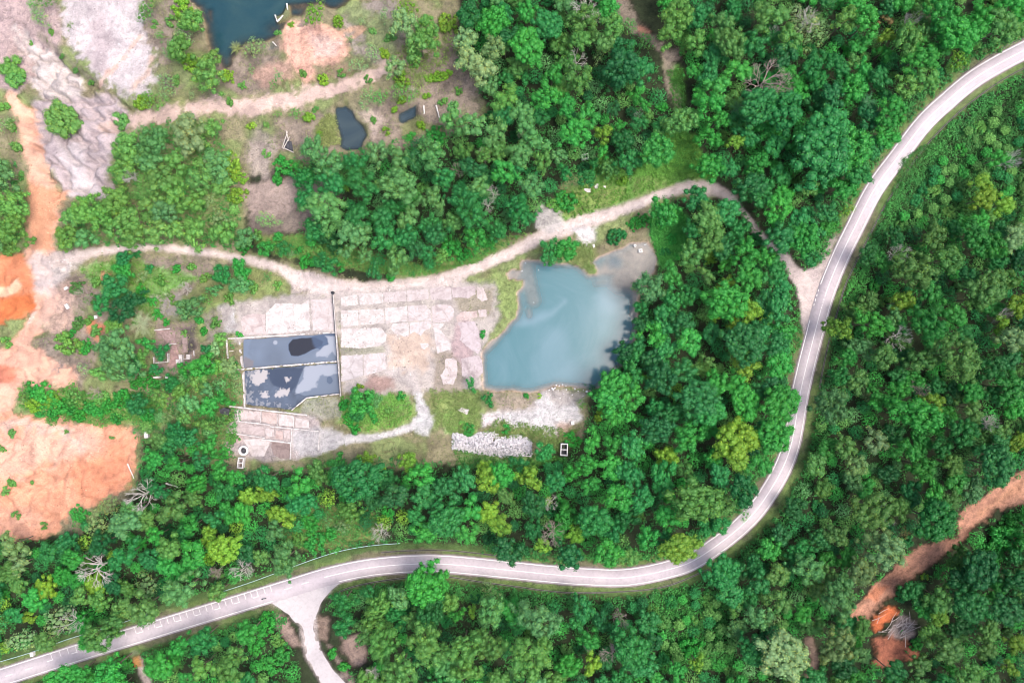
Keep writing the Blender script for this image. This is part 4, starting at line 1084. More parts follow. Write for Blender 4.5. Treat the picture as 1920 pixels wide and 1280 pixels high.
def log(label, a, b, r, z=0.12, mat='dead', group='fallen logs'):
    A, B = W(*a), W(*b)
    za, zb = float(ground_z(np.array([A[0]]), np.array([A[1]]))[0]), float(ground_z(np.array([B[0]]), np.array([B[1]]))[0])
    n = 5; pts = []; rr = random.Random(int(a[0] * 3 + b[1]))
    for i in range(n + 1):
        t = i / n
        pts.append((A[0] + (B[0] - A[0]) * t + rr.uniform(-.1, .1), A[1] + (B[1] - A[1]) * t + rr.uniform(-.1, .1), max(za, zb, -0.65) + z + r * 0.6))
    o = tube('log', pts, [r * (1 - 0.45 * i / n) for i in range(n + 1)], M[mat])
    o.color = (1, 1, 1, 1)
    return tag(o, label, 'log', group)
log('thicker of two pale logs on the islet in the blue pond', (520, 42), (532, 30), 0.42)
log('thin pale log on the blue pond islet, nearer the open water', (515, 28), (519, 40), 0.3)
log('pale upright-lying log at the islet tip in the blue pond', (538, 8), (540, 20), 0.35)
log('white log lying on the dark mud right of the small pond', (795, 200), (796, 216), 0.35)
log('bent white log on the mud near the forest edge', (818, 198), (824, 222), 0.35)
log('thin pale log lying on the shore of the blue pond', (511, 78), (518, 86), 0.25)
log('white log at the edge of the orange clearing under trees', (240, 868), (252, 896), 0.28)
log('pale log beside the dead tree in the lower wood', (312, 905), (335, 912), 0.35)
log('small white log in the shallow head of the turquoise pond', (1208, 459), (1213, 458), 0.2, 0.1)

# motorcycle on the road
mb = tag(empty('motorcycle', W(495.5, 1121)[:2] + (0.06,), math.radians(15)), 'tiny dark and white motorcycle on the road beside the side road junction', 'motorcycle')
for xw in (-0.62, 0.62):
    o = lathe_ring('wheel', 0.20, 0.31, -0.06, 0.06, M['dark'], mb, (xw, 0, 0.31), 16); o.rotation_euler = (math.pi / 2, 0, 0)
tube('body', [(-0.75, 0, 0.62), (-0.3, 0, 0.60), (0.1, 0, 0.66), (0.45, 0, 0.78), (0.62, 0, 0.5)], [0.09, 0.15, 0.19, 0.12, 0.06], M['white'], mb, 8)
tube('seat', [(-0.72, 0, 0.78), (-0.4, 0, 0.80), (0.0, 0, 0.79)], [0.08, 0.14, 0.10], M['dark'], mb, 8)
tube('handlebar', [(0.36, -0.36, 0.98), (0.45, -0.1, 0.95), (0.45, 0.1, 0.95), (0.36, 0.36, 0.98)], [0.03] * 4, M['dark'], mb, 6)

# grey brush heap on the red earth
bh = tag(empty('brush_heap', W(1693, 1172, 0)), 'grey heap of cut branches on the red earth', 'brush heap')
rr = random.Random(5)
for i in range(34):
    cx, cy, a, L = rr.gauss(0, 4.0), rr.gauss(0, 2.3), rr.gauss(0.65, 0.45), rr.uniform(2.5, 6)
    z = 0.25 + rr.random() * 0.8
    o = tube('branch', [(cx - math.cos(a) * L / 2, cy - math.sin(a) * L / 2, z), (cx + rr.uniform(-.3, .3), cy + rr.uniform(-.3, .3), z + 0.15), (cx + math.cos(a) * L / 2, cy + math.sin(a) * L / 2, z)], [0.12, 0.09, 0.04], M['dead'], bh, 5)
    o.color = (0.75, 0.7, 0.7, 1)

# rubble heap, shore stones
def rock_mesh(name, seed, sub=1):
    bm = bmesh.new(); bmesh.ops.create_icosphere(bm, subdivisions=sub, radius=1.0)
    rr = random.Random(seed)
    for v in bm.verts:
        v.co *= rr.uniform(0.72, 1.15); v.co.z *= 0.7
    me = bpy.data.meshes.new(name); bm.to_mesh(me); bm.free(); return me
rocks = [rock_mesh('stone', s) for s in range(4)]
for r_ in rocks: r_.materials.append(M['stone'])
RUB = to((840, 690), 6.736, [(70, 820), (200, 850), (260, 890), (400, 815), (580, 820), (650, 880), (900, 850), (1050, 910), (1050, 1080), (940, 1100), (680, 1110), (380, 1070), (60, 1010)])
rr = np.random.default_rng(3)
cand = np.c_[rr.uniform(848, 998, 9000), rr.uniform(808, 860, 9000)]
sdv = poly_sd(cand[:, 0], cand[:, 1], RUB)
cand = cand[sdv < 1.5][:2600]; sdr = poly_sd(cand[:, 0], cand[:, 1], RUB)
V, F = [], []
for (px, py), d in zip(cand, sdr):
    x, y, _ = W(px, py); z = min(1.3, max(0, -d) * 0.10) * (0.4 + rr.random())
    s = np.array([rr.uniform(0.15, 0.62), rr.uniform(0.12, 0.4), rr.uniform(0.05, 0.22)])
    e = (rr.normal(0, 0.5), rr.normal(0, 0.5), rr.uniform(0, 6.3))
    cx, sx, cy, sy, cz, sz = math.cos(e[0]), math.sin(e[0]), math.cos(e[1]), math.sin(e[1]), math.cos(e[2]), math.sin(e[2])
    Rm = np.array([[cz, -sz, 0], [sz, cz, 0], [0, 0, 1]]) @ np.array([[cy, 0, sy], [0, 1, 0], [-sy, 0, cy]]) @ np.array([[1, 0, 0], [0, cx, -sx], [0, sx, cx]])
    c8 = np.array([(-1, -1, -1), (1, -1, -1), (1, 1, -1), (-1, 1, -1), (-1, -1, 1), (1, -1, 1), (1, 1, 1), (-1, 1, 1)]) * s * rr.uniform(0.8, 1.1, (8, 1))
    b0 = len(V) * 8
    V.append(c8 @ Rm.T + (x, y, z)); F.append(np.array([(3, 2, 1, 0), (4, 5, 6, 7), (0, 1, 5, 4), (1, 2, 6, 5), (2, 3, 7, 6), (3, 0, 4, 7)]) + b0)
rub = link('rubble', mesh_np('rubble', np.vstack(V), np.vstack(F)), M['stone'])
rub.color = (1.05, 1.05, 1.08, 1)
tag(rub, 'long heap of broken white concrete rubble at the forest edge', 'rubble', kind='stuff')

STONES = [(1043, 722, 3.2), (1049, 723, 3.5), (1055, 721, 2.4), (1061, 724, 2.6), (1062, 730, 3), (1078, 729, 3), (1084, 733, 2.6), (1094, 731, 2.5), (1100, 734, 4.5), (1036, 729, 5), (1040, 727, 4), (1030, 731, 3), (1024, 737, 2.2), (1057, 738, 2.6),
          (1068, 745, 2), (1050, 746, 2.4), (1075, 757, 2), (1083, 767, 2.6), (1073, 740, 2), (1047, 732, 2), (1010, 506, 1.7), (1001, 567, 1.7), (1065, 756, 1.6), (1093, 742, 2.0), (944, 781, 4.5), (948, 787, 3), (1019, 813, 3), (1022, 818, 2.2), (979, 508, 2.4), (985, 493, 1.6), (1004, 754, 2), (990, 765, 2.2)]
rr = random.Random(9)
srt = sorted(range(len(STONES)), key=lambda k: STONES[k][0])
ORD = ['leftmost', 'second', 'third', 'fourth', 'fifth', 'sixth', 'seventh', 'eighth', 'ninth', 'tenth', 'eleventh', 'twelfth', 'thirteenth', 'fourteenth', 'fifteenth', 'sixteenth', 'seventeenth', 'eighteenth', 'nineteenth', 'twentieth']
shore = [k for k in srt if STONES[k][0] > 1020 and STONES[k][1] < 770]
for k, (px, py, r_) in enumerate(STONES):
    x, y, _ = W(px, py)
    z = max(-0.6, float(ground_z(np.array([x]), np.array([y]))[0]))
    o = link('boulder', rocks[k % 4], None, None, (x, y, z + r_ / PPM * 0.25))
    s = r_ / PPM * 0.62
    o.scale = (s * rr.uniform(0.8, 1.4), s * rr.uniform(0.8, 1.2), s); o.rotation_euler = (0, 0, rr.uniform(0, 6)); g = rr.uniform(1.0, 1.15); o.color = (g, g, g, 1)
    if k in shore:
        n_ = shore.index(k)
        lab = 'leftmost white boulder on the southern shore of the turquoise pond' if n_ == 0 else '%s white boulder from the left along the southern pond shore' % (ORD[n_] if n_ < 20 else 'twenty-' + ['first', 'second', 'third', 'fourth', 'fifth'][n_ - 20])
    else:
        lab = ['white boulder standing in the turquoise water beside the sandbar', 'white boulder at the lower tip of the sandbar in the pond', 'white boulder heap on the gravel, upper one', 'white boulder on the gravel just below the upper heap', 'pale boulder in the grass above the roofless hut',
               'small pale boulder in the grass above the roofless hut', 'pinkish boulder on the western bank beside the sandbar', 'tiny pale boulder at the head of the sandbar', 'pale boulder on the bare bank below the pond', 'pale boulder on the gravel edge below the pond'][
            [20, 21, 24, 25, 26, 27, 28, 29, 30, 31].index(k)]
    tag(o, lab, 'boulder', 'pale boulders round the turquoise pond')

# ------------------------------------------------------------------ plants: prototypes
def unit(a):
    return a / (np.linalg.norm(a, axis=-1, keepdims=True) + 1e-9)

def leaf_quads(C, Nrm, size, rg, asp=0.62):
    """kite-shaped leaf sprays at C facing Nrm"""
    n = len(C)
    t = unit(np.cross(Nrm, rg.normal(size=(n, 3)))); b = np.cross(Nrm, t)
    s = size * rg.uniform(0.65, 1.35, n)[:, None]
    bend = Nrm * s * -0.12
    V = np.stack([C + t * s * 0.55 + bend, C + b * s * asp * 0.5 + t * s * 0.08, C - t * s * 0.5 + bend, C - b * s * asp * 0.5 + t * s * 0.08], 1).reshape(-1, 3)
    return V, np.arange(n * 4).reshape(n, 4)

def ico(sub=1):
    bm = bmesh.new(); bmesh.ops.create_icosphere(bm, subdivisions=sub, radius=1.0)
    bm.verts.ensure_lookup_table()
    V = np.array([v.co[:] for v in bm.verts]); F = np.array([[v.index for v in f.verts] for f in bm.faces]); bm.free()
    return V, F
ICO_V, ICO_F = ico(1)

def crown_mesh(name, R, hz, nl, lobe, leaf, cover, seed, core=0.84, squash=0.85, spread=0.9, jit=0.5, rag=0.25, lift=0.25, asp=0.62):
    rg = np.random.default_rng(seed)
    # lobes over an uneven dome
    k = np.arange(nl) + 0.5
    rad = np.sqrt(np.clip(k / nl + rg.normal(0, 0.06, nl), 0.002, 1.0)) * (R * spread - lobe * 0.5)
    ang = k * 2.399963 + rg.uniform(0, 6.28) + rg.normal(0, 0.35, nl)
    ell = rg.uniform(0.80, 1.2)
    ph = rg.uniform(0, 6.28, 4)
    rag_f = 1 + rag * (0.5 * np.sin(2 * ang + ph[0]) + 0.35 * np.sin(3 * ang + ph[1]) + 0.3 * np.sin(5 * ang + ph[2]))
    x = rad * np.cos(ang) * rag_f * ell + rg.normal(0, lobe * 0.36, nl); y = rad * np.sin(ang) * rag_f / ell + rg.normal(0, lobe * 0.45, nl)
    rr_ = np.clip(np.hypot(x, y) / (R * 1.08), 0, 1)
    z = hz * R * np.sqrt(1 - rr_ ** 2) * rg.uniform(0.6, 1.12, nl)
    rl = lobe * (0.5 + 1.0 * rg.beta(1.6, 1.8, nl))
    lt = rg.uniform(0.82, 1.15, nl); lh = rg.normal(0, 0.13, nl)
    # a few lower lobes round the rim close the skirt
    LC = np.stack([x, y, z], 1)
    Cs, Ns, Ts, Hs = [], [], [], []
    for i in range(nl):
        n = int(cover * 4.2 * rl[i] ** 2 / (leaf * leaf * asp * 0.55))
        d = unit(rg.normal(size=(n, 3))); d = d[d[:, 2] > -0.45]
        wa, wb, wp = rg.normal(0, 3.2, 3), rg.normal(0, 3.2, 3), rg.uniform(0, 6.28, 2)
        knob = 1 + 0.20 * np.sin(d @ wa + wp[0]) * np.cos(d @ wb + wp[1])
        p = LC[i] + d * rl[i] * knob[:, None] * rg.uniform(0.8, 1.12, (len(d), 1)) * (1, 1, squash)
        q2 = (np.linalg.norm((p[:, None] - LC[None]) / (1, 1, squash), axis=2) / rl[None])
        q2[:, i] = 9
        keep = q2.min(1) > 0.86
        p, d = p[keep], d[keep]
        Cs.append(p); Ns.append(unit(d + rg.normal(0, jit, p.shape) + (0, 0, lift)))
        Ts.append(lt[i] * rg.uniform(0.66, 1.3, len(p))); Hs.append(np.clip(0.5 + lh[i] + rg.normal(0, 0.18, len(p)), 0, 1))
    C, Nn = np.vstack(Cs), np.vstack(Ns)
    V, F = leaf_quads(C, Nn, leaf, rg, asp)
    T = np.repeat(np.concatenate(Ts), 4); H = np.repeat(np.concatenate(Hs), 4)
    me_v, me_f = [V], [F]
    base = len(V)
    if core:
        tri = []
        for i in range(nl):
            me_v.append(ICO_V * rl[i] * core * (1, 1, squash) * rg.uniform(0.9, 1.05, (len(ICO_V), 1)) + LC[i]); tri.append(ICO_F + base); base += len(ICO_V)
        tri = np.vstack(tri)
        F = np.vstack([F, np.c_[tri, tri[:, 2]]]) if False else F
        T = np.concatenate([T, np.full(base - len(V), 0.85)]); H = np.concatenate([H, np.full(base - len(V), 0.45)])
    V = np.vstack(me_v)
    me = bpy.data.meshes.new(name)
    loops = F.ravel(); starts = np.arange(0, len(loops), 4)
    if core:
        starts = np.concatenate([starts, len(loops) + np.arange(0, tri.size, 3)]); loops = np.concatenate([loops, tri.ravel()])
    me.vertices.add(len(V)); me.vertices.foreach_set('co', V.astype(np.float32).ravel())
    me.loops.add(len(loops)); me.loops.foreach_set('vertex_index', loops.astype(np.int32))
    me.polygons.add(len(starts)); me.polygons.foreach_set('loop_start', starts.astype(np.int32))
    me.update(calc_edges=True)
    for nm, a in (('tone', T), ('hue', H)):
        at = me.attributes.new(nm, 'FLOAT', 'POINT'); at.data.foreach_set('value', a.astype(np.float32))
    me.materials.append(M['leaf'])
    return me

# kinds: b dense broadleaf dome, a clumpy acacia-like crown, l loose pale crown, s shrub
PROTO = {}
for cls, R in (('S', 2.4), ('M', 4.4), ('L', 7.8)):
    f = {'S': 0, 'M': 1, 'L': 2}[cls]
    PROTO['b', cls] = [(R, 0.62, crown_mesh('crown', R, 0.62, (14, 40, 92)[f], (0.9, 1.12, 1.42)[f], (0.38, 0.46, 0.56)[f], 0.95, 100 + s, rag=0.2, spread=0.94)) for s in range(5)]
    PROTO['a', cls] = [(R, 0.75, crown_mesh('crown', R, 0.75, (12, 28, 62)[f], (0.85, 1.12, 1.4)[f], (0.34, 0.40, 0.5)[f], 1.0, 200 + s, core=0.8, squash=0.95, spread=0.95, rag=0.45, jit=0.6)) for s in range(7)]
    PROTO['l', cls] = [(R, 0.55, crown_mesh('crown', R, 0.55, (10, 20, 44)[f], (0.8, 1.2, 1.5)[f], (0.34, 0.40, 0.5)[f], 0.5, 300 + s, core=0.45, squash=0.8, rag=0.4, jit=0.9, asp=0.4)) for s in range(3)]
for cls, R in (('S', 1.8), ('M', 3.4)):
    f = {'S': 0, 'M': 1}[cls]
    PROTO['s', cls] = [(R, 0.42, crown_mesh('shrub', R, 0.42, (16, 40)[f], (0.55, 0.68)[f], (0.30, 0.36)[f], 1.0, 400 + s, core=0.82, rag=0.2, jit=0.6, spread=0.98)) for s in range(4)]

def trunk_mesh(seed, limbs=5):
    rr = random.Random(seed); V, F = [], []
    def add(pts, rad, sides):
        v, f = tube_mesh('t', pts, rad, sides); o = len(V); V.extend(v); F.extend([tuple(i + o for i in q_) for q_ in f])
    b = [rr.uniform(-.03, .03) for _ in range(4)]
    add([(0, 0, -0.06), (b[0], b[1], 0.4), (b[2], b[3], 0.75), (b[0], b[2], 0.92)], [0.045, 0.034, 0.024, 0.01], 7)
    for i in range(limbs):
        a = i * 2.4 + rr.random(); z = 0.45 + 0.08 * i; L = rr.uniform(0.16, 0.3)
        add([(b[0], b[1], z), (math.cos(a) * L * 0.6, math.sin(a) * L * 0.6, z + 0.12), (math.cos(a) * L, math.sin(a) * L, z + 0.22)], [0.018, 0.012, 0.005], 5)
    me = bpy.data.meshes.new('trunk'); me.from_pydata(V, [], F); me.update(); me.materials.append(M['bark'])
    return me
TRUNKS = [trunk_mesh(s) for s in range(4)]

TONE = {'dk': (0.016, 0.105, 0.034), 'md': (0.110, 0.270, 0.062), 'br': (0.038, 0.255, 0.044), 'yl': (0.155, 0.310, 0.036), 'pl': (0.19, 0.31, 0.125), 'te': (0.025, 0.178, 0.049), 'ol': (0.085, 0.220, 0.054), 'rs': (0.22, 0.17, 0.07),
        'pt': (0.090, 0.248, 0.082)}
TWORD = {'dk': 'dark green', 'md': 'mid-green', 'br': 'bright green', 'yl': 'yellow-green', 'pl': 'pale green', 'te': 'deep green', 'ol': 'olive', 'rs': 'rusty brown', 'pt': 'grey-green'}
PALE = ('pt', 'pl', 'ol')
KNAME = {'b': 'broadleaf_tree', 'a': 'clumpy_tree', 'l': 'feathery_tree', 's': 'shrub'}
KWORD = {'b': 'domed tree', 'a': 'clumpy tree', 'l': 'feathery tree', 's': 'shrub'}
PLANTS = []           # (object, px, py, r, kind, tone)
prng = random.Random(21)

def plant(px, py, r, kind, tone, h=None):
    R = r / PPM
    if kind == 's':
        H = R * 0.5
    else:
        H = h if h else min(21.0, 4.5 + R * 1.65 + prng.uniform(-1.2, 2.2)) * (0.6 if kind == 'l' else 1.0)
        if r < 13: H = min(H, 5.5)
        if px < 480 and py < 860: H = 2.0 + (H - 2.0) * 0.55
        if kind == 'b' and px < 230 and py < 240: H = R * 0.75
    if kind == 's': cls = 'S' if R < 2.6 else 'M'
    else: cls = 'S' if R < 3.2 else ('M' if R < 6.0 else 'L')
    pr, hz, me = prng.choice(PROTO[kind, cls])
    sc = R / pr * 0.98
    crown_h = hz * pr * sc
    zc = max(0.0, H - crown_h)                 # base of the crown dome
    x, y, _ = W(px, py, zc + crown_h * 0.5)
    z0 = float(ground_z(np.array([x]), np.array([y]))[0])
    c = TONE[tone]
    if kind != 's' and px > 480:
        fn = float(fbm(np.array([px / 170.0]), np.array([py / 170.0]), 55, 3)[0]); fn = min(1, max(0, (fn - 0.3) * 2.5))
        reg = [a_ * (1 - fn) + b_ * fn for a_, b_ in zip((0.030, 0.225, 0.052), (0.080, 0.225, 0.050))]
        c = [a_ * 0.88 + b_ * 0.12 for a_, b_ in zip(c, reg)]
    j = [prng.uniform(0.9, 1.12) for _ in range(3)]; g = prng.uniform(0.84, 1.16) * (0.74 if px > 1540 and py > 420 else 1.0)  # right-hand wood dimmed: darker species, plus edge vignetting put into the leaf colour
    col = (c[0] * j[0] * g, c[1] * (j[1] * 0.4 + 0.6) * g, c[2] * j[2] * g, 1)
    if kind == 's':
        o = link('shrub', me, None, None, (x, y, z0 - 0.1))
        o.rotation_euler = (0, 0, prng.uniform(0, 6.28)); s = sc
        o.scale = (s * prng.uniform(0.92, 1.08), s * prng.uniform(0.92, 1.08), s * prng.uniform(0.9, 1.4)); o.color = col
    else:
        o = empty('acacia_tree' if kind == 'a' and tone in PALE else KNAME[kind], (x, y, z0 - 0.1), prng.uniform(0, 6.28))
        t = link('trunk', prng.choice(TRUNKS), None, o)
        ts = H * 0.45; t.scale = (ts, ts, H * 0.98)
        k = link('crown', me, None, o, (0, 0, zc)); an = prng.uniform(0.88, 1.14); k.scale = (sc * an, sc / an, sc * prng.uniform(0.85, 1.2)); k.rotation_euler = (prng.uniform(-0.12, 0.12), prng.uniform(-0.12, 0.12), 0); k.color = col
    PLANTS.append((o, px, py, r, kind, tone))
    return o

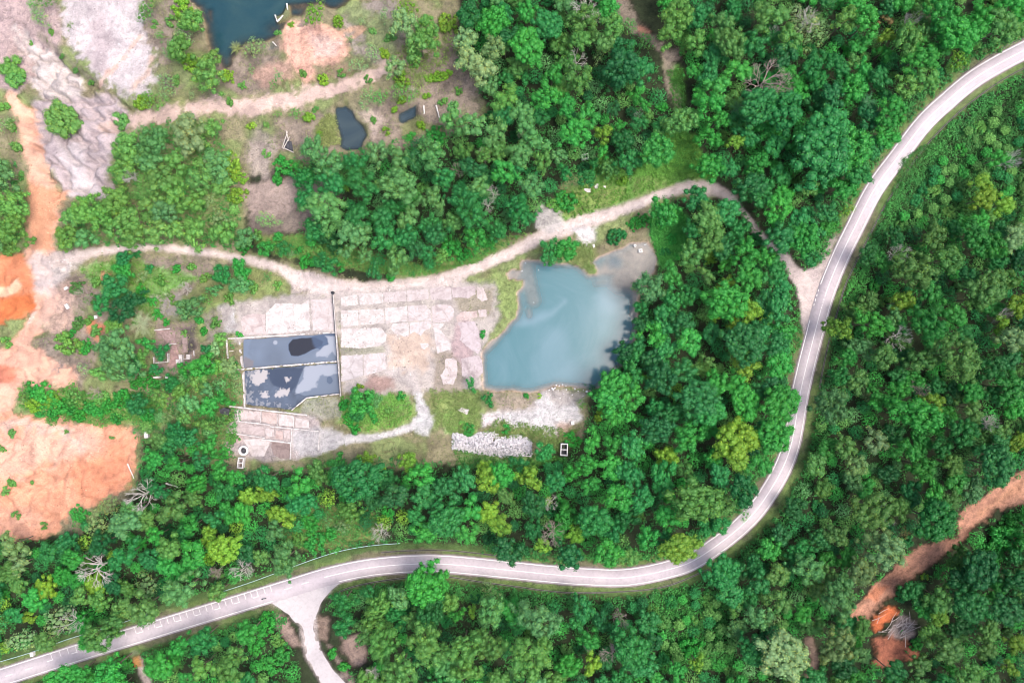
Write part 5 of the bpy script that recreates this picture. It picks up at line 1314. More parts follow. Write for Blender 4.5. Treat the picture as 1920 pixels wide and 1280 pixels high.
# ------------------------------------------------------------------ plants seen in the photograph: x, y, radius, kind, tone
SEEN = '''
20 130 24 b md;30 150 18 b md;6 200 12 s md;10 235 18 l pl;8 330 28 a pt;20 380 30 a md;24 432 30 a md;10 463 18 s md;108 220 36 b md;222 220 19 b md;287 187 25 l md;267 193 18 s yl;310 163 25 l pl;73 30 22 l pl;87 3 20 l md;277 20 22 l md
343 17 22 s yl;363 43 25 a md;347 67 24 l pl;340 93 25 a md;360 120 22 s yl;390 143 32 a md;397 110 18 a md;427 143 14 s yl;240 277 30 a md;287 270 32 a pt;353 253 38 a pl;390 247 25 a md;233 320 25 a md;277 300 28 a pt;333 300 24 a md
377 333 26 a md;407 310 28 a pt;432 310 22 s yl;300 337 28 a ol;327 360 26 a md;360 383 25 a md;217 373 26 a md;160 393 30 a md;140 407 22 a md;187 410 24 a md;240 410 26 a ol;283 383 22 a md;313 397 25 a pt;393 377 16 l pl;413 410 24 l pl
443 367 20 s yl;450 333 14 s yl;127 447 25 a md;160 447 20 a pt;213 430 22 a md;247 443 24 a ol;293 434 25 a md;367 440 24 a md;417 437 25 a md;460 447 22 a pt;457 462 15 s br;330 432 20 a md
475 90 22 l pl;593 27 24 l yl;633 40 13 s yl;763 13 22 l yl;757 43 28 a pl;800 63 30 a md;787 83 26 a md;840 43 20 s yl;700 100 20 l pl;670 123 18 l pl;740 127 22 a pl;753 150 18 s yl;757 173 24 l md;777 107 18 s md;607 150 13 s yl;687 183 20 l pl
713 183 18 l md;820 143 14 s yl;838 140 11 s yl;805 146 11 s yl;567 137 9 s md;523 140 13 l pl;513 157 11 l md;557 213 15 l md;580 220 12 s yl;753 190 10 s yl
874 77 24 a pl;880 117 26 a pl;904 133 26 a pl;917 160 20 a pt;924 43 30 b br;944 27 22 a te;927 90 24 a pl;947 87 18 a pt;950 67 22 b dk;880 30 26 b dk;947 187 26 a md
850 220 26 a pt;817 257 22 s br;887 233 26 a pt;927 247 28 a pt;947 220 24 a te;810 290 28 a pt;867 283 18 a ol;887 317 22 a dk;907 290 16 a ol;947 323 26 a br;750 293 24 a pt;707 287 24 a pt;780 300 24 b dk;667 300 22 a te;620 310 26 a pt
590 280 24 a pt;533 310 22 s br;620 340 26 a te;680 347 32 a te;747 350 38 a pt;833 334 22 a te;810 374 24 a pt;870 374 30 a te;893 353 24 a pt;890 407 28 a te;850 413 18 a ol;737 393 18 a te;780 373 14 a br;647 353 10 a yl;713 413 24 a te;767 413 24 a pt
607 393 34 a pt;580 370 22 a te;667 410 24 a te;623 417 24 a pt;500 413 22 l pl;807 417 18 a te;500 467 18 a br;533 467 16 a te;613 494 22 a te;577 490 16 s br;547 477 12 l pl;657 444 30 a pt;720 447 26 a te;743 487 26 a pt;767 440 24 a te;700 507 14 a te
683 477 16 a pt;733 517 12 s br;800 474 16 a te;827 484 14 a ol;847 464 22 s br;890 447 24 a br;820 437 22 a te;873 477 14 s br;780 467 20 a dk;590 430 22 a te;930 430 20 a te;915 455 16 s br
676 752 26 a br;697 748 18 a pt;672 772 18 a te;654 784 14 s br;665 803 12 s br;700 782 11 s br;752 742 9 s br;730 768 9 s md;645 758 12 s br;670 730 12 s yl
882 722 11 a te;915 748 12 a te;905 626 8 s br;987 742 6 s br;1012 742 5 s yl;950 804 10 s br;880 806 14 s br;1094 760 12 l md;1030 470 22 a te;1063 467 22 b br;1037 484 14 a pt;1150 444 17 s te;1165 438 12 s te;868 795 9 s md
987 87 34 b br;990 23 20 a br;1027 47 30 b te;1090 37 30 a ol;1087 77 20 a ol;1087 147 28 a ol;1023 180 26 a br;1037 140 20 a br;970 123 20 a ol;990 117 12 a ol;983 143 12 a te;1123 110 13 l pl;1137 73 22 a ol;1167 127 34 b dk;1147 150 22 b dk;1200 133 26 b te
1167 90 24 b dk;1147 47 22 a ol;1177 50 20 l ol;1213 80 18 l ol;1190 180 12 a br;1213 200 14 a br;1063 197 20 a br;1103 220 26 a br;1080 253 30 a br;1133 250 18 a yl;1013 220 18 b dk;980 220 28 a pt;1003 267 26 a pt;977 287 24 a pt;1017 303 20 a ol;1047 293 16 a pt
970 317 16 a te;997 350 22 a pt;1060 320 14 a te;1113 308 12 a te;1100 335 18 a te;1130 283 13 a br;1163 233 14 a br;1197 230 18 a te;1233 284 32 b br;1180 303 24 a te;1277 230 30 a ol;1167 340 12 s yl;1330 313 28 b br;1270 40 36 a md;1307 77 22 a ol;1330 140 20 a te
1303 133 16 a br;1343 167 24 a br;1307 183 16 a br;1330 197 26 a br;1347 227 18 a br;1330 260 22 a br;1380 267 16 a yl;1397 257 22 a te;1363 50 26 a ol;1370 80 30 a ol;1407 87 30 a te;1383 133 26 a br;1427 27 22 a ol;1423 200 36 b te;1407 347 28 b dk;1420 307 22 a br
1370 317 18 a te;1247 397 28 b br;1327 407 28 a ol;1360 397 26 b te;1307 373 24 b te;1207 413 16 s br;1190 420 14 s br;1060 377 22 s br;980 413 22 a te;970 387 24 a te;1040 385 14 s md;1150 205 16 a dk;1240 200 12 s br
1450 33 26 a ol;1500 43 34 l pl;1530 63 30 l pl;1480 73 26 a ol;1473 103 26 b dk;1477 140 20 a br;1470 207 36 b te;1550 240 40 b te;1540 293 56 b te;1590 283 44 b br;1600 320 30 b te;1520 123 22 a te;1567 123 24 a te;1600 117 14 a ol;1627 40 26 a br;1663 37 12 a rs
1663 67 14 a yl;1657 97 15 a br;1587 37 26 a ol;1600 167 26 b br;1670 213 32 a br;1700 73 28 a ol;1730 103 32 a br;1700 163 26 a ol;1733 60 22 a ol;1763 30 36 a br;1797 67 36 b br;1800 110 22 l yl;1833 40 28 a br;1873 53 34 a ol;1897 20 30 a br;1902 50 20 a ol
1760 97 26 a br;1740 147 24 a ol;1627 220 24 b dk;1667 260 20 b br;1583 353 26 b br;1550 397 22 a te;1588 398 15 l yl;1460 333 24 a te;1453 273 22 b te;1460 383 32 a br;1500 417 26 b te;1540 110 18 a te;1650 150 22 a te;1560 180 24 b dk;1520 440 24 b te;1430 370 24 b te
1840 343 20 a yl;1843 373 22 a yl;1880 383 20 a yl;1873 297 18 a br;1840 413 18 a br;1297 474 26 a ol;1333 450 26 a ol;1357 464 26 b dk;1360 494 16 a br;1397 470 26 a br;1260 514 22 a br;1220 540 28 a pt;1196 540 11 l rs;1260 564 24 b te;1287 554 20 a te
1327 514 14 a ol;1360 527 14 a yl;1397 520 30 a br;1364 567 38 b br;1404 584 24 a yl;1380 614 18 a yl;1343 597 10 a yl;1433 570 26 b te;1247 600 26 b te;1280 604 24 b dk;1227 627 28 a br;1293 640 26 b br;1247 657 26 b te;1173 660 20 a dk;1193 667 20 a te;1333 624 20 b te
1393 644 40 b dk;1423 624 28 b te;1280 694 26 a te;1223 677 26 b dk;1240 710 30 b dk;1187 704 24 a te;1153 717 26 b br;1140 747 28 b br;1187 744 26 a br;1217 707 11 a yl;1333 677 14 a ol;1397 684 26 a yl;1313 747 38 b te;1330 770 30 b te;1347 717 24 a br;1380 724 28 a br
1397 757 32 b br;1423 727 20 a te;1147 780 20 a br;1173 774 20 a br;1230 804 30 b dk;1287 820 30 a br;1380 824 40 b yl;1430 810 24 b te;1110 827 20 a br;1073 824 16 s br;1147 830 20 a br;1187 837 28 b te;1260 774 20 b dk;1020 846 18 b te;1110 728 12 l dk;1300 430 20 b te;1430 480 22 a br
1463 447 28 b te;1507 447 30 b br;1520 482 20 b te;1453 510 24 b te;1463 537 22 b te;1460 577 28 b te;1453 640 26 b te;1470 620 20 a br;1460 684 26 b br;1466 757 36 b br;1453 814 34 b br;1447 727 22 b dk;1573 617 24 a yl;1587 670 18 a br;1637 607 30 a br;1673 597 22 a pt
1630 477 22 a te;1653 490 18 a br;1713 507 38 a ol;1740 544 24 a br;1693 567 22 a yl;1750 444 26 a ol;1773 487 28 a ol;1827 444 30 a br;1860 464 26 a br;1903 444 24 a pl;1853 537 36 a ol;1887 524 24 a ol;1833 560 22 a ol;1787 587 24 a br;1817 520 20 a te;1740 607 38 a br
1907 574 24 a yl;1877 604 15 a yl;1903 637 28 a pl;1800 667 40 a ol;1803 627 20 a te;1733 674 28 a ol;1660 667 24 a ol;1860 694 24 a te;1890 677 22 a te;1607 717 22 a ol;1620 734 18 l pl;1647 744 22 a br;1683 730 20 a br;1557 760 34 a pt;1573 707 20 a te;1713 780 42 a br
1750 754 22 a yl;1820 764 24 a ol;1820 734 22 a br;1890 727 28 a br;1860 744 20 a te;1803 810 30 a te;1870 810 22 a ol;1907 827 18 a yl;1867 837 26 a te;1640 827 26 a pl;1583 837 24 a ol;1700 844 24 a br;1767 837 22 a te
320 954 28 a ol;233 980 28 a pt;207 944 24 l pl;243 954 18 a pt;187 987 26 l pl;147 964 18 s br;273 974 20 a ol;293 1004 18 a br;320 1024 22 a md;363 1040 28 b br;421 1029 30 b yl;320 1067 24 b br;340 1107 32 a pt;403 1074 12 a ol;410 1110 20 a ol;60 1124 21 b br;53 1157 14 s yl
23 1020 22 a pl;13 1074 22 a ol;33 1060 24 a pl;153 1120 20 a ol;110 1164 28 l pl;40 1200 28 l pl;87 1200 20 a ol;187 1194 30 a ol;167 1204 18 a br;213 1170 22 a ol;267 1140 28 a ol;277 1094 24 l pl;233 1040 26 a te;187 1020 22 a dk;140 1047 20 a br;380 1200 24 a te;440 1224 22 a ol
427 1257 26 a ol;300 1247 28 a br;333 1214 22 a br;467 1187 22 a br;207 1257 28 a br;147 1262 18 a br;110 1270 26 a br;233 1243 14 s br;380 1250 22 a md;480 1210 18 s br;350 1275 20 a br
497 926 17 b yl;500 897 22 b te;560 910 26 a br;563 940 26 b te;667 900 42 b te;633 877 22 a br;716 877 10 a yl;686 860 16 a yl;760 907 12 a br;790 890 26 a br;763 864 18 a yl;796 930 24 b te;840 914 24 b te;740 930 26 b dk;783 970 18 a te;833 974 34 b te;880 957 24 a br
873 1000 22 a br;913 897 24 a yl;910 877 16 a yl;916 957 20 a yl;936 984 22 a yl;949 930 16 a ol;873 897 22 b te;940 887 24 a br;950 1034 26 b dk;533 1050 30 a pt;490 1044 16 a md;513 997 18 a pt;590 1014 24 s br;580 980 20 s br;646 984 18 l pl;613 974 14 l pt;620 1000 16 s br;560 1010 16 s md
796 1094 38 b br;828 1088 18 b br;920 1107 20 l pl;646 1127 20 a te;643 1167 24 a te;713 1130 24 a ol;693 1112 14 a te;806 1144 30 b dk;860 1154 13 a br;883 1147 10 a yl;773 1160 18 a ol;700 1160 24 a ol;720 1204 32 a ol;796 1194 34 a ol;923 1144 28 a pt;870 1214 32 a ol
916 1207 30 a ol;876 1254 28 a ol;753 1254 34 a ol;813 1230 24 a ol;680 1187 20 a ol;646 1250 12 s br;623 1224 12 s br;500 1170 20 s br;530 1227 18 s br;507 1247 20 s br;520 1200 14 s md
1113 974 32 b te;1146 997 24 b te;1067 1042 26 b dk;1140 1034 28 a br;1180 1045 18 a md;977 1030 16 b dk;1017 1020 17 a yl;1077 1000 18 a yl;1276 1025 33 b yl;1306 940 44 b ol;1283 880 18 a ol;1160 934 28 b br;1203 934 24 b te;1106 910 18 a br;1073 887 18 a br;1040 900 20 b te
993 897 24 a yl;1000 944 26 b dk;1050 940 12 a br;1253 970 24 a br;1213 1004 24 a br;1393 920 28 b dk;1353 984 18 b te;1394 962 14 l pl;1350 890 22 b te;1423 874 24 a br;1383 864 22 a yl;1180 890 26 b te;1243 894 28 b te;977 874 20 a te;1146 874 24 a br;1100 870 20 a br;1250 1010 18 a te
1007 1164 36 a pt;1093 1140 24 a te;1083 1164 20 a te;1106 1197 20 a br;1110 1244 20 a yl;1180 1214 38 b te;1200 1247 28 b te;1163 1157 14 l pl;987 1237 40 a ol;1353 1074 34 b te;1370 1114 26 b te;1420 1154 26 a pt;1380 1137 16 a ol;1413 1217 30 b te;1420 1094 24 a te;1293 1214 26 s br;1306 1244 14 a yl
1270 1257 16 b br;1233 1267 14 a br;1606 874 22 a pl;1640 954 38 a ol;1683 957 22 a ol;1570 1004 22 a ol;1517 1067 30 a pt;1643 1010 24 a pl;1660 1034 34 a pl;1613 1067 28 a pl;1556 1080 16 a ol;1696 997 12 l rs;1573 1120 36 a pt;1460 1127 24 a ol;1503 1150 18 a br;1447 1160 16 l pl
1470 1230 46 b pl;1570 1207 34 a pl;1620 1180 18 a ol;1746 927 26 a br;1753 974 38 b te;1783 937 20 a ol;1726 874 26 a br;1866 874 36 b te;1786 870 20 a ol;1733 1080 8 s yl;1760 1120 26 a ol;1760 1154 18 a yl;1688 1120 12 s te;1773 1217 28 a ol;1720 1207 14 s br;1836 1067 36 b dk
1885 1010 32 s br;1890 1144 30 b dk;1816 1130 34 b te;1906 1087 26 b dk;1903 1204 20 a yl;1846 1214 20 a ol;1896 1257 14 a yl;1820 1264 26 a ol;1673 1260 24 a te;1523 1272 28 a te;1860 1035 26 s br;1900 980 24 s br;1800 1085 24 b dk
230 507 18 a br;213 537 26 a te;233 574 30 a dk;193 570 20 a te;267 520 14 l pl;233 487 16 a te;257 477 8 s te;280 504 10 s te;143 540 16 s ol;147 607 14 s ol;167 600 10 s md;127 644 26 s md;160 650 16 s br;230 660 38 a pt;197 654 22 a pt;217 694 24 a pt;273 640 14 a br;250 687 20 a te
302 658 15 a te;273 710 15 s br;357 577 25 a pt;390 560 16 l md;417 514 20 a te;453 507 20 a br;450 534 20 a pt;382 622 9 s br;312 604 8 s br;377 687 26 a br;400 657 15 a pl;387 654 13 a te;430 687 18 a pl;373 714 20 a md;443 720 17 l pl;417 750 15 a br;353 757 20 a pt;320 717 16 a te
337 737 16 a md;303 744 18 a ol;263 760 22 a te;230 747 20 s br;40 737 18 l md;80 744 22 s br;110 760 22 s br;133 737 22 l md;100 774 16 s br;147 780 16 s br;167 764 16 s br;190 745 15 s md;320 780 17 l pl;413 797 18 l md;383 794 14 a md;333 804 18 a te;293 824 20 a ol;353 820 22 a te
320 837 20 a te;393 837 20 a br;20 814 10 s md;10 640 12 s md;3 840 8 s md;60 760 16 s yl;275 780 16 s br;285 860 18 a br;330 870 18 a br;375 865 18 a te;415 880 20 a br;370 905 20 a br;420 920 20 a te;300 920 18 a te;455 960 20 a br;400 970 18 a te;360 985 16 a br;440 895 16 a br
1204 572 18 a te;1203 606 17 b dk;1198 640 16 a te;1176 690 15 a te;1150 706 13 b te;1125 735 12 a br;1186 655 13 b dk;60 735 18 s br;95 752 18 s yl;125 765 18 s br;180 772 14 s br;205 760 16 s br;215 785 14 s br;70 775 13 s br;1240 420 13 s br;1260 448 14 s br;1246 472 12 s te;1270 408 12 s br;1236 394 10 s md;1277 478 12 s br;1252 400 10 s br;300 525 12 s md;330 505 10 s br;325 565 10 s md;295 590 11 s br;405 605 12 s md;415 635 13 a md;345 625 8 s md;372 600 9 s br;400 545 12 a pt;430 560 12 s md;475 540 12 s md;500 520 13 l md;520 535 10 s md;385 520 12 s md;360 500 10 s md;405 690 14 a md;345 690 13 a br;390 730 15 a pt;350 785 14 a md;430 780 12 s md;435 820 13 s md;420 850 13 s br;170 560 13 s md;180 530 12 s md
160 690 14 l pl;185 700 14 a md;290 690 13 a te;265 670 14 a md;255 720 14 s br;290 720 12 s br;180 620 12 s md;135 625 10 s br;265 545 13 s br;285 565 10 s br;255 600 11 s md;210 610 16 a md
520 60 8 s md;545 45 7 s yl;655 75 9 l md;680 40 10 l pl;700 60 9 s md;720 30 12 l pl;730 70 12 s md;720 100 12 s yl;690 150 9 s md;640 140 9 s md;590 205 8 s md;520 215 8 l md;500 235 8 s md;470 235 10 s yl;500 290 9 s md;520 335 12 s br;600 250 7 s yl;700 225 8 s md;725 245 9 s yl;790 235 10 s yl;770 255 10 s br;800 180 8 s yl;830 190 9 s md;860 170 9 s md;740 205 8 s yl;470 130 10 l pl;455 160 9 s md;430 190 9 s md;360 175 10 l pl;330 150 10 s md;300 70 11 l md;310 100 10 l pl;290 45 9 s md;320 40 12 s md;50 75 8 s md;130 50 8 l pl;95 60 7 s md;165 150 8 s ol;140 130 7 s ol;115 105 6 s ol;60 10 12 l md;20 235 12 s md;30 275 12 s md;40 330 9 s md;480 440 12 s md;520 445 11 s br;560 470 10 s br;640 500 10 s br;600 470 12 s md;20 905 10 s md;12 920 9 s md;28 965 9 s md;80 985 9 s md;60 905 5 s md;120 810 5 s md;210 820 5 s md;448 627 7 s br
'''
for row in SEEN.replace('\n', ';').split(';'):
    p = row.split()
    if len(p) == 5:
        plant(float(p[0]), float(p[1]), float(p[2]), p[3], p[4])

# ------------------------------------------------------------------ filling the woods between them
FOREST = [
    ([(860, -90), (1140, -90), (1165, 40), (1225, 120), (1265, 230), (1240, 300), (1130, 330), (1060, 345), (1010, 400), (960, 450), (880, 490), (780, 512), (690, 500), (570, 460), (560, 350), (530, 310), (600, 290), (700, 280), (830, 240), (920, 205), (890, 150), (850, 110), (870, 50)], 'a', ['te', 'pt', 'br', 'dk', 'te', 'ol']),
    ([(1215, -90), (2060, -90), (2060, -10), (1920, 60), (1830, 108), (1738, 176), (1660, 262), (1612, 330), (1582, 390), (1545, 465), (1510, 500), (1465, 468), (1410, 385), (1370, 338), (1310, 310), (1300, 240), (1295, 130), (1245, 30)], 'b', ['te', 'br', 'ol', 'dk', 'br', 'te']),
    ([(1240, 372), (1380, 377), (1420, 430), (1470, 500), (1492, 560), (1486, 700), (1462, 820), (1425, 890), (1365, 975), (1290, 1030), (1200, 1032), (1060, 1035), (960, 1030), (880, 1010), (740, 1005), (600, 1020), (470, 1075), (310, 1130), (150, 1185), (0, 1232), (-110, 1268), (-110, 1020), (100, 1012), (160, 965), (262, 935), (262, 850), (330, 795), (440, 885), (560, 880), (660, 855), (850, 870), (1000, 875), (1095, 835), (1105, 755), (1200, 650), (1205, 560), (1240, 505), (1290, 480), (1290, 400)], 'b', ['te', 'br', 'dk', 'te', 'br', 'ol', 'yl']),
    ([(2060, 110), (1920, 158), (1830, 215), (1755, 285), (1698, 372), (1648, 455), (1600, 560), (1570, 650), (1550, 720), (1512, 900), (1450, 995), (1380, 1060), (1290, 1105), (1170, 1130), (1060, 1130), (900, 1110), (780, 1100), (670, 1118), (630, 1155), (650, 1235), (690, 1370), (2060, 1370), (2060, 940), (1920, 950), (1840, 990), (1740, 1075), (1690, 1110), (1600, 1170), (1590, 1150), (1640, 1095), (1690, 1040), (1740, 1008), (1795, 1005), (1800, 955), (1880, 898), (2060, 860)], 'a', ['ol', 'te', 'br', 'te', 'dk', 'pt', 'br']),
    ([(-110, 1330), (30, 1288), (190, 1238), (238, 1222), (255, 1290), (250, 1370), (-110, 1370)], 'a', ['br', 'te', 'md']),
    ([(290, 1228), (490, 1158), (515, 1165), (555, 1230), (590, 1370), (290, 1370), (285, 1275)], 'a', ['br', 'te', 'md', 'ol']),
    ([(210, 262), (330, 225), (400, 235), (435, 300), (450, 380), (440, 465), (330, 452), (180, 460), (115, 460), (135, 400), (212, 372)], 'a', ['md', 'pt', 'md', 'ol']),
    ([(-110, 280), (30, 305), (42, 430), (30, 470), (-110, 480)], 'a', ['md', 'pt']),
    ([(265, 720), (440, 650), (452, 760), (430, 870), (270, 835), (245, 800), (290, 760)], 'a', ['br', 'te', 'md', 'pt']),
]
def in_forest(px, py, shrink=0.0):
    m = np.zeros(len(px), int) - 1
    for i, (poly, _, _) in enumerate(FOREST):
        m = np.where((m < 0) & (poly_sd(px, py, poly) < -shrink), i, m)
    return m
frg = np.random.default_rng(77)
have = np.array([(p[1], p[2], p[3]) for p in PLANTS])
cand = np.c_[frg.uniform(-40, 1960, 26000), frg.uniform(-40, 1320, 26000)]
where = in_forest(cand[:, 0], cand[:, 1], 10)
ok = where >= 0
FREE = []
for free in ([(1615, 1120), (1690, 1115), (1735, 1160), (1735, 1240), (1660, 1262), (1625, 1240), (1630, 1180)], [(1505, 1195), (1545, 1195), (1545, 1262), (1505, 1275)], [(635, 1180), (692, 1180), (695, 1255), (640, 1255)]):
    ok &= poly_sd(cand[:, 0], cand[:, 1], free) > 4
    FREE.append(free)
cand, where = cand[ok], where[ok]
cnt = {'b': sum(p[4] == 'b' for p in PLANTS), 'a': sum(p[4] == 'a' for p in PLANTS), 's': sum(p[4] == 's' for p in PLANTS)}
def scrub(px, py):
    return (px > 1680 and py < 430 and px - 1680 > (430 - py) * 0.2) or (1225 < px < 1375 and 1090 < py < 1260)
fills = []
for (px, py), w_ in zip(cand, where):
    big = len(fills) < 420
    r = frg.uniform(15, 24) if big else frg.uniform(10, 17)
    if scrub(px, py): r = frg.uniform(9, 15)
    if scrub(px, py) and frg.random() < 0.55: continue
    d = np.hypot(have[:, 0] - px, have[:, 1] - py)
    if (d < 0.70 * (r + have[:, 2])).any() or not (-15 < px < 1935 and -15 < py < 1295):
        continue
    kinds = FOREST[w_][1]
    kind = kinds if frg.random() < 0.65 else ('a' if kinds == 'b' else 'b')
    if r < 15: kind = 's'
    tone = FOREST[w_][2][frg.integers(len(FOREST[w_][2]))]
    if scrub(px, py): tone = ['ol', 'br', 'ol', 'te', 'md'][frg.integers(5)]
    fills.append((px, py, r, kind, tone))
    have = np.vstack([have, (px, py, r)])
fills.sort(key=lambda f: -f[2])
REST = []
for px, py, r, kind, tone in fills:
    if cnt.get(kind, 0) >= 305 and kind == 'a' and cnt['b'] < 300: kind = 'b'
    if cnt.get(kind, 0) >= 305 and kind == 'b' and cnt['a'] < 300: kind = 'a'
    if cnt.get(kind, 0) >= 305:
        REST.append((px, py, r, tone)); continue
    plant(px, py, r, kind, tone, None if kind == 's' else 2.5 + r / PPM * 1.2 + prng.uniform(-0.5, 1.5))
    cnt[kind] = cnt.get(kind, 0) + 1
print('PLANTS', len(PLANTS), 'rest', len(REST), cnt, [(k, sum(p[4] == k for p in PLANTS)) for k in 'basl'])

# ------------------------------------------------------------------ dead trees
def dead_mesh(seed):
    rr = random.Random(seed); V, F = [], []
    def grow(p, d, L, r, depth):
        q_ = p + d * L
        mid = p + d * L * 0.5 + Vector((rr.uniform(-1, 1), rr.uniform(-1, 1), rr.uniform(-1, 1))) * L * 0.08
        v, f = tube_mesh('d', [p, mid, q_], [r, r * 0.85, r * 0.68], 5 if depth > 1 else 6); o = len(V); V.extend(v); F.extend([tuple(i + o for i in g) for g in f])
        if depth == 0 or r < 0.0025: return
        for k in range(rr.choice((2, 3, 3))):
            nd_ = (d + Vector((rr.gauss(0, 0.55), rr.gauss(0, 0.55), rr.gauss(0.05, 0.3)))).normalized()
            grow(q_, nd_, L * rr.uniform(0.62, 0.9), r * rr.uniform(0.55, 0.72), depth - 1)
    grow(Vector((0, 0, -0.1)), Vector((rr.uniform(-.12, .12), rr.uniform(-.12, .12), 1)).normalized(), 0.42, 0.03, 1)
    n0 = len(V)
    for k in range(8):
        a = k * 0.79 + rr.random() * 0.5
        grow(Vector((0, 0, 0.3 + 0.04 * k)), Vector((math.cos(a), math.sin(a), rr.uniform(0.25, 0.8))).normalized(), 0.19, 0.0145, 4)
    me = bpy.data.meshes.new('dead_tree'); me.from_pydata(V, [], F); me.update(); me.materials.append(M['dead'])
    return me
DEADM = [dead_mesh(s) for s in range(6)]
DEAD = '''172 1072 30 w;262 930 26 w;450 1072 18 w;1690 632 22 w;1436 148 36 p;1462 165 24 p;1082 115 18 w;1100 8 30 w;1520 35 22 w;907 290 12 p;857 318 12 p;925 360 12 w;915 382 12 w
1152 1228 26 p;1165 1162 13 p;1037 1000 22 p;1031 945 14 w;712 1000 18 w;1665 965 18 w;1885 590 14 w;1862 797 18 w;1725 727 14 p;1690 475 18 w;1902 298 16 w;131 1170 20 w;698 1263 13 w;975 1218 10 w
347 540 12 w;1865 1142 8 p;1710 35 14 w;1197 213 7 w;1460 515 11 w;400 1075 12 p;770 165 6 w;240 330 12 w;160 555 18 p;175 735 12 p;105 690 14 p;980 250 9 p;1000 215 9 p;1450 60 10 w;1100 1210 8 w'''
DPL = []
for i, row in enumerate(DEAD.replace('\n', ';').split(';')):
    px, py, r, t = row.split(); px, py, r = float(px), float(py), float(r)
    R = r / PPM; H = min(13.0, 3.5 + R * 1.7)
    wood = in_forest(np.array([px]), np.array([py]))[0] >= 0
    if wood: H = max(H, 9.0) + 5.0
    x, y, _ = W(px, py, H * 0.72)
    o = link('dead_tree', DEADM[i % 6], None, None, (x, y, 0)); o.rotation_euler = (0, 0, prng.uniform(0, 6.28))
    sc = R / 0.50; o.scale = (sc, sc, H / 1.0)
    o.color = (0.84, 0.82, 0.81, 1) if t == 'w' else (0.62, 0.52, 0.50, 1)
    DPL.append((o, px, py, r, 'd', t))

# ------------------------------------------------------------------ palms
def frond_mesh(seed):
    rg = np.random.default_rng(seed); V, F, T = [], [], []
    n = 14
    for i in range(n):
        t = i / (n - 1)
        p = np.array([t, 0, 0.25 * math.sin(t * 2.2) - 0.25 * t * t])
        w_ = 0.16 * math.sin(math.pi * min(1, 0.12 + t * 0.9)) + 0.02
        for s in (1, -1):
            b = len(V)
            V += [p, p + (0.03, 0, 0), p + (0.13, s * w_, -0.05 - 0.05 * rg.random()), p + (0.10, s * w_ * 0.9, -0.06)]
            F.append((b, b + 1, b + 2, b + 3))
    V = np.array(V)
    return mesh_np('frond', V, np.array(F), {'tone': np.ones(len(V)), 'hue': np.full(len(V), 0.5)})
FR = [frond_mesh(s) for s in range(2)]
for f_ in FR: f_.materials.append(M['leaf'])
def palm(label, px, py, r, H, col, n=16):
    x, y, _ = W(px, py, H); z0 = 0
    e = tag(empty('palm_tree', (x, y, z0)), label, 'palm')
    tube('trunk', [(0, 0, -0.1), (0.1, 0.05, H * 0.5), (0, 0, H)], [0.26, 0.2, 0.16], M['bark'], e, 7)
    for k in range(n):
        f_ = link('frond', FR[k % 2], None, e, (0, 0, H)); f_.rotation_euler = (0, prng.uniform(-0.6, 0.25), k * 2.399 + prng.uniform(-.2, .2))
        s = r / PPM * prng.uniform(0.8, 1.15); f_.scale = (s, s * 0.9, s); g = prng.uniform(0.8, 1.2); f_.color = (col[0] * g, col[1] * g, col[2] * g, 1)
palm('dry pale palm with long drooping fronds beside the ruined building', 266, 607, 25, 4.5, (0.27, 0.32, 0.19), 20)
palm('green palm in the dark wood above the large domed tree', 1627, 190, 16, 10.0, (0.05, 0.17, 0.07))
palm('green palm half hidden between the trees left of the big wood', 1382, 205, 14, 9.0, (0.05, 0.17, 0.07))
palm('tufted yellowish palm on the shore of the blue pond', 444, 92, 14, 1.6, (0.22, 0.26, 0.09), 22)

# ------------------------------------------------------------------ undergrowth, grass, woods beyond the frame (uncountable)
def clump_field(name, pts, rad, hts, tints, per, leaf, seed, up=0.6):
    """many leaf sprays heaped at each point; one mesh"""
    rg = np.random.default_rng(seed); n = len(pts)
    C = np.repeat(pts, per, 0); rr_ = np.repeat(rad, per); hh = np.repeat(hts, per)
    d = unit(rg.normal(size=(n * per, 3))); d[:, 2] = np.abs(d[:, 2])
    P = C + d * np.stack([rr_, rr_, hh], 1) * rg.uniform(0.55, 1.05, (n * per, 1))
    Nn = unit(d + rg.normal(0, 0.55, d.shape) + (0, 0, up))
    V, F = leaf_quads(P, Nn, leaf, rg)
    T = np.repeat(np.repeat(tints, per, 0) * rg.uniform(0.65, 1.35, (n * per, 1)), 4, 0)
    return link(name, mesh_np(name, V, F, None, {'tint': T}), M['cover'])

ur = np.random.default_rng(5)
c = np.c_[ur.uniform(-70, 1990, 50000), ur.uniform(-70, 1350, 50000)]
fw = in_forest(c[:, 0], c[:, 1], -4)
rdist = np.array([np.hypot(RP[:, 0] - a, RP[:, 1] - b).min() for a, b in c])
c = c[(fw >= 0) & (rdist > 35)][:19000]
vs = ur.uniform(0, RS[-1], 5200); vp, vn = at_s(vs)
inner = ur.random(5200) < 0.42
vo = np.where(inner, ur.uniform(23, 46, 5200) + (ur.random(5200) < 0.5) * 6, -ur.uniform(35, 62, 5200))
vc = vp + vn * vo[:, None]
keepv = (poly_sd(vc[:, 0], vc[:, 1], JUNC) > 3) & (poly_sd(vc[:, 0], vc[:, 1], SIDE) > 10) & (line_sd(vc[:, 0], vc[:, 1], TRACK_D) > 3) & (poly_sd(vc[:, 0], vc[:, 1], STRIP) > 0) & (line_sd(vc[:, 0], vc[:, 1], TRACK_A) > 3) & ~(inner & (vc[:, 0] < 900) & (vo < 42))
c = np.vstack([c, vc[keepv]])
for free in FREE:
    c = c[(poly_sd(c[:, 0], c[:, 1], free) > 0) | (ur.random(len(c)) < 0.06)]
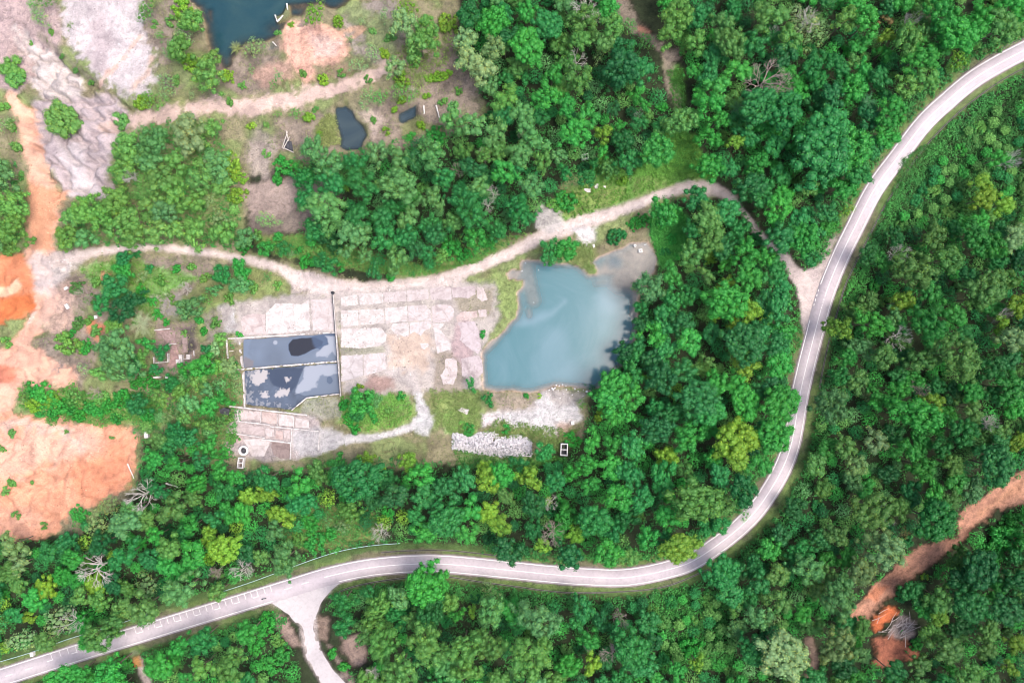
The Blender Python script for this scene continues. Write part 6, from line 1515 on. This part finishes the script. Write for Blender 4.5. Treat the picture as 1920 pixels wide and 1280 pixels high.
xs, ys = (c[:, 0] - 960) / PPM, (640 - c[:, 1]) / PPM
zs_ = ground_z(xs, ys)
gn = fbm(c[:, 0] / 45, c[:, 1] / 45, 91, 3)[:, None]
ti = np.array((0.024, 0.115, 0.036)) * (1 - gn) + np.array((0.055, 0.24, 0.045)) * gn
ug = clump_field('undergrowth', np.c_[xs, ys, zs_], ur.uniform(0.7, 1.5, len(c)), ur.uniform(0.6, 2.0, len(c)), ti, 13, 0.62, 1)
tag(ug, 'low dark green undergrowth covering the forest floor', 'undergrowth', kind='stuff')

# lush creeper and weeds on the open green patches
PATCH = [([(480, 452), (560, 440), (620, 455), (700, 480), (790, 500), (870, 485), (950, 450), (900, 490), (780, 518), (690, 510), (590, 488), (520, 478)], (0.08, 0.20, 0.045), 1500), ([(1250, 10), (1290, 30), (1300, 120), (1275, 100), (1255, 60)], (0.06, 0.18, 0.035), 400),
         ([(550, 300), (640, 300), (700, 290), (690, 330), (600, 340), (560, 330)], (0.07, 0.19, 0.045), 350), ([(690, 1100), (900, 1108), (900, 1130), (700, 1135)], (0.05, 0.16, 0.035), 350), ([(745, 85), (850, 60), (850, 110), (780, 190), (740, 160)], (0.13, 0.20, 0.05), 420),
         ([(210, 262), (330, 225), (400, 235), (435, 300), (450, 380), (440, 465), (330, 452), (180, 460), (115, 460), (135, 400), (212, 372)], (0.065, 0.18, 0.04), 1700), ([(-40, 285), (30, 305), (42, 430), (30, 470), (-40, 480)], (0.065, 0.18, 0.04), 450),
         ([(1130, 290), (1180, 330), (1235, 245), (1300, 260), (1340, 330), (1270, 342), (1180, 372), (1060, 415), (1030, 385), (1090, 345)], (0.075, 0.19, 0.03), 900), ([(1222, 378), (1285, 398), (1290, 470), (1240, 500), (1220, 440)], (0.05, 0.23, 0.042), 1500), ([(150, 505), (230, 482), (300, 502), (370, 522), (310, 560), (290, 605), (250, 570), (200, 560)], (0.085, 0.20, 0.035), 500),
         ([(30, 738), (55, 724), (90, 733), (130, 722), (165, 738), (215, 742), (260, 732), (310, 760), (290, 795), (235, 786), (190, 800), (140, 788), (95, 797), (70, 775), (42, 768)], (0.06, 0.20, 0.036), 1300), ([(640, 742), (758, 737), (775, 770), (755, 798), (690, 808), (640, 790)], (0.10, 0.24, 0.045), 420), ([(805, 730), (900, 730), (903, 800), (860, 812), (820, 800)], (0.13, 0.19, 0.06), 500),
         ([(930, 785), (1060, 805), (1088, 802), (1050, 848), (1000, 828), (905, 815)], (0.11, 0.18, 0.05), 500), ([(1280, 130), (1290, 250), (1320, 325), (1245, 315), (1270, 230), (1250, 130)], (0.05, 0.17, 0.03), 500), ([(540, 945), (700, 962), (715, 1008), (590, 1030), (520, 1010)], (0.06, 0.17, 0.04), 700),
         ([(610, 215), (630, 212), (638, 270), (600, 275), (590, 240)], (0.17, 0.21, 0.07), 200), ([(1225, 1100), (1370, 1110), (1380, 1250), (1240, 1260)], (0.03, 0.15, 0.028), 2200), ([(1690, 300), (1925, 150), (1925, 420), (1650, 440)], (0.045, 0.145, 0.036), 5200), ([(850, 822), (1060, 858), (1000, 878), (855, 872)], (0.05, 0.16, 0.03), 400),
         ([(860, 440), (1000, 435), (900, 490), (770, 515), (700, 515), (780, 490)], (0.09, 0.19, 0.04), 400), ([(1000, 470), (1105, 452), (1118, 508), (1100, 506), (1060, 490)], (0.13, 0.19, 0.06), 300), ([(250, 735), (330, 700), (440, 690), (440, 860), (300, 830)], (0.05, 0.15, 0.035), 900)]
AL, AT = [], []
for poly, col, n in PATCH:
    P = np.array(poly); k = np.c_[ur.uniform(P[:, 0].min(), P[:, 0].max(), n * 4), ur.uniform(P[:, 1].min(), P[:, 1].max(), n * 4)]
    k = k[poly_sd(k[:, 0], k[:, 1], poly) < 0][:n]
    AL.append(k); AT.append(np.array(col) * (0.6 + 0.9 * fbm(k[:, 0] / 18, k[:, 1] / 18, 95, 3))[:, None])
c = np.vstack(AL); ti = np.vstack(AT)
xs, ys = (c[:, 0] - 960) / PPM, (640 - c[:, 1]) / PPM
wd = clump_field('weeds', np.c_[xs, ys, ground_z(xs, ys)], ur.uniform(0.4, 1.2, len(c)), ur.uniform(0.3, 1.5, len(c)), ti, 10, 0.44, 2, 0.3)
tag(wd, 'bright green creepers and weeds over the open patches', 'weeds', kind='stuff')

def dry_ok(px, py):
    x, y = (px - 960) / PPM, (640 - py) / PPM
    i = np.clip(np.searchsorted(GX, x) - 1, 0, nxx - 2); j = np.clip(np.searchsorted(GY, y) - 1, 0, nyy - 2)
    s = soil.reshape(nyy, nxx, 3)[j, i]
    ok_ = (s[:, 0] < 0.215) & (s[:, 0] > 0.05) & (ground_z(x, y) > -0.4)
    for bx in ([(440, 540), (930, 535), (905, 735), (640, 735), (640, 560), (632, 625), (450, 640)], [(440, 760), (605, 790), (605, 860), (440, 870)]):
        ok_ &= (poly_sd(px, py, bx) > 0) | (np.random.default_rng(4).random(len(px)) < 0.12)
    return ok_, s
k = np.c_[ur.uniform(-40, 1200, 40000), ur.uniform(-40, 900, 40000)]
okk, sv = dry_ok(k[:, 0], k[:, 1])
okk &= (poly_sd(k[:, 0], k[:, 1], CLEAR) < 0) & (fbm(k[:, 0] / 22, k[:, 1] / 22, 97, 3) > 0.42)
k, sv = k[okk][:11000], sv[okk][:11000]
xs, ys = (k[:, 0] - 960) / PPM, (640 - k[:, 1]) / PPM
mixn = fbm(k[:, 0] / 30, k[:, 1] / 30, 98, 3)[:, None]
ti = np.array((0.25, 0.225, 0.13)) * (1 - mixn) + np.array((0.085, 0.16, 0.045)) * mixn
gr = clump_field('grass', np.c_[xs, ys, ground_z(xs, ys)], ur.uniform(0.25, 0.7, len(k)), ur.uniform(0.15, 0.45, len(k)), ti, 8, 0.34, 3, 0.1)
tag(gr, 'dry tufted grass scattered over the clearing', 'grass', kind='stuff')

# loose stones and clods over the bare ground
sr_ = np.random.default_rng(31)
k = np.c_[sr_.uniform(-30, 1240, 60000), sr_.uniform(-30, 1010, 60000)]
xk, yk = (k[:, 0] - 960) / PPM, (640 - k[:, 1]) / PPM
ik = np.clip(np.searchsorted(GX, xk) - 1, 0, nxx - 2); jk = np.clip(np.searchsorted(GY, yk) - 1, 0, nyy - 2)
sk = soil.reshape(nyy, nxx, 3)[jk, ik]; zk = ground_z(xk, yk)
okk = (sk[:, 0] > 0.17) & (zk > -0.5) & (poly_sd(k[:, 0], k[:, 1], CLEAR) < 0) & (fbm(k[:, 0] / 40, k[:, 1] / 40, 99, 3) > sr_.uniform(0.3, 0.75, len(k)))
k, xk, yk, zk, sk = k[okk][:11000], xk[okk][:11000], yk[okk][:11000], zk[okk][:11000], sk[okk][:11000]
n = len(k); OV = np.array([(1, 0, 0), (0, 1, 0), (-1, 0, 0), (0, -1, 0), (0, 0, 0.8), (0, 0, -0.5)]); OF = np.array([(0, 1, 4), (1, 2, 4), (2, 3, 4), (3, 0, 4)])
sz_ = (0.10 + 0.26 * sr_.random(n) ** 3)[:, None, None]; an_ = sr_.uniform(0, 6.28, n)
rot = np.stack([np.stack([np.cos(an_), -np.sin(an_), 0 * an_], 1), np.stack([np.sin(an_), np.cos(an_), 0 * an_], 1), np.stack([0 * an_, 0 * an_, 1 + 0 * an_], 1)], 1)
V = np.einsum('nij,vj->nvi', rot, OV) * sz_ * sr_.uniform(0.6, 1.4, (n, 6, 1)) + np.stack([xk, yk, zk + 0.03], 1)[:, None]
ti = sk * sr_.uniform(0.45, 1.45, (n, 1))
gv = link('gravel', mesh_np('gravel', V.reshape(-1, 3), (OF[None] + np.arange(n)[:, None, None] * 6).reshape(-1, 3), None, {'tint': np.repeat(ti, 6, 0)}), M['cover'])
tag(gv, 'loose stones and clods strewn over the bare ground', 'gravel', kind='stuff')

# woods just outside the frame
mr = np.random.default_rng(15)
c = np.c_[mr.uniform(-105, 2055, 9000), mr.uniform(-90, 1365, 9000)]
outside = (c[:, 0] < -18) | (c[:, 0] > 1938) | (c[:, 1] < -18) | (c[:, 1] > 1298)
c = c[outside]; c = c[in_forest(c[:, 0], c[:, 1], 6) >= 0]
sel = []
for p in c:
    if all((p[0] - q_[0]) ** 2 + (p[1] - q_[1]) ** 2 > 26 ** 2 for q_ in sel) and np.hypot(RP[:, 0] - p[0], RP[:, 1] - p[1]).min() > 40: sel.append(p)
sel = np.array(sel)
xs, ys = (sel[:, 0] - 960) / PPM * 0.96, (640 - sel[:, 1]) / PPM * 0.96
tl = np.array([TONE[t] for t in ('te', 'br', 'ol', 'dk', 'md')])[mr.integers(0, 5, len(sel))]
hz_ = mr.uniform(5, 9, len(sel)); rz_ = mr.uniform(3.0, 5.0, len(sel))
if REST:
    rx = np.array([W(p[0], p[1], 4.0)[:2] for p in REST])
    xs, ys = np.r_[xs, rx[:, 0]], np.r_[ys, rx[:, 1]]
    tl = np.vstack([tl, [TONE[p[3]] for p in REST]]); hz_ = np.r_[hz_, np.full(len(REST), 2.2)]; rz_ = np.r_[rz_, [p[2] / PPM for p in REST]]
fo = clump_field('forest', np.c_[xs, ys, hz_], rz_, rz_ * 0.7, tl, 330, 0.55, 9, 0.4)
tag(fo, 'continuing woods around the edges of the view', 'forest', kind='stuff')

# ------------------------------------------------------------------ labels for the plants
MARKS = [('turquoise pond', 1050, 615), ('walled tanks', 545, 690), ('concrete floor', 755, 620), ('blue pond', 470, 40), ('dark pond', 658, 240), ('side road junction', 585, 1125), ('gravel road junction', 1510, 535), ('red earth strip', 1745, 1020),
         ('orange clearing', 110, 885), ('white eroded gullies', 150, 130), ('rubble heap', 925, 838), ('track bend', 1340, 352), ('ruined building', 325, 650), ('orange track', 70, 460), ('lower road bend', 1400, 985), ('upper road bend', 1700, 270),
         ('brown dead crown', 1436, 148), ('lower road middle', 900, 1065), ('round well', 458, 844), ('lower left corner', 60, 1250), ('upper right corner', 1900, 20), ('lower right corner', 1890, 1260), ('meadow', 1160, 360), ('white footpath', 480, 195),
         ('right frame edge', 1915, 640), ('tiny pale hut', 1096, 295)]
def place_word(px, py):
    nm, mx, my = min(MARKS, key=lambda m_: (m_[1] - px) ** 2 + (m_[2] - py) ** 2)
    dx, dy = px - mx, py - my; d = math.hypot(dx, dy)
    a = math.degrees(math.atan2(-dy, dx)) % 360
    w_ = ['right of', 'upper right of', 'above', 'upper left of', 'left of', 'lower left of', 'below', 'lower right of'][int((a + 22.5) // 45) % 8]
    if d < 40: return 'close by the ' + nm
    return ('' if d < 110 else 'well ') + w_ + ' the ' + nm
def size_word(r, kind):
    if kind == 's': return 'small' if r < 11 else ('broad' if r > 20 else 'middling')
    return 'tiny' if r < 12 else ('small' if r < 18 else ('middle-sized' if r < 27 else ('large' if r < 38 else 'huge')))
NTH = ['leftmost', 'second from left', 'third from left', 'fourth from left', 'fifth from left', 'sixth from left', 'seventh from left', 'eighth from left', 'ninth from left', 'tenth from left', 'eleventh from left', 'twelfth from left']
by = {}
for o, px, py, r, kind, tone in PLANTS:
    by.setdefault('%s %s %s %s' % (size_word(r, kind), TWORD[tone], 'acacia tree' if kind == 'a' and tone in PALE else KWORD[kind], place_word(px, py)), []).append((px, o, kind))
for o, px, py, r, kind, tone in DPL:
    by.setdefault('%s %s leafless dead tree %s' % (size_word(r, kind), 'bleached white' if tone == 'w' else 'brownish', place_word(px, py)), []).append((px, o, 'd'))
GROUPN = {'b': 'domed broadleaf trees of the wood', 'a': 'clumpy crowned trees of the wood', 'l': 'feathery pale trees', 's': 'shrubs', 'd': 'leafless dead trees'}
for lab, v in by.items():
    v.sort(key=lambda t: t[0])
    for i, (px, o, kind) in enumerate(v):
        tag(o, lab if len(v) == 1 else lab + ', ' + (NTH[i] if i < len(v) - 1 or i == 0 else 'rightmost'), 'shrub' if kind == 's' else ('dead tree' if kind == 'd' else 'tree'), GROUPN[kind])
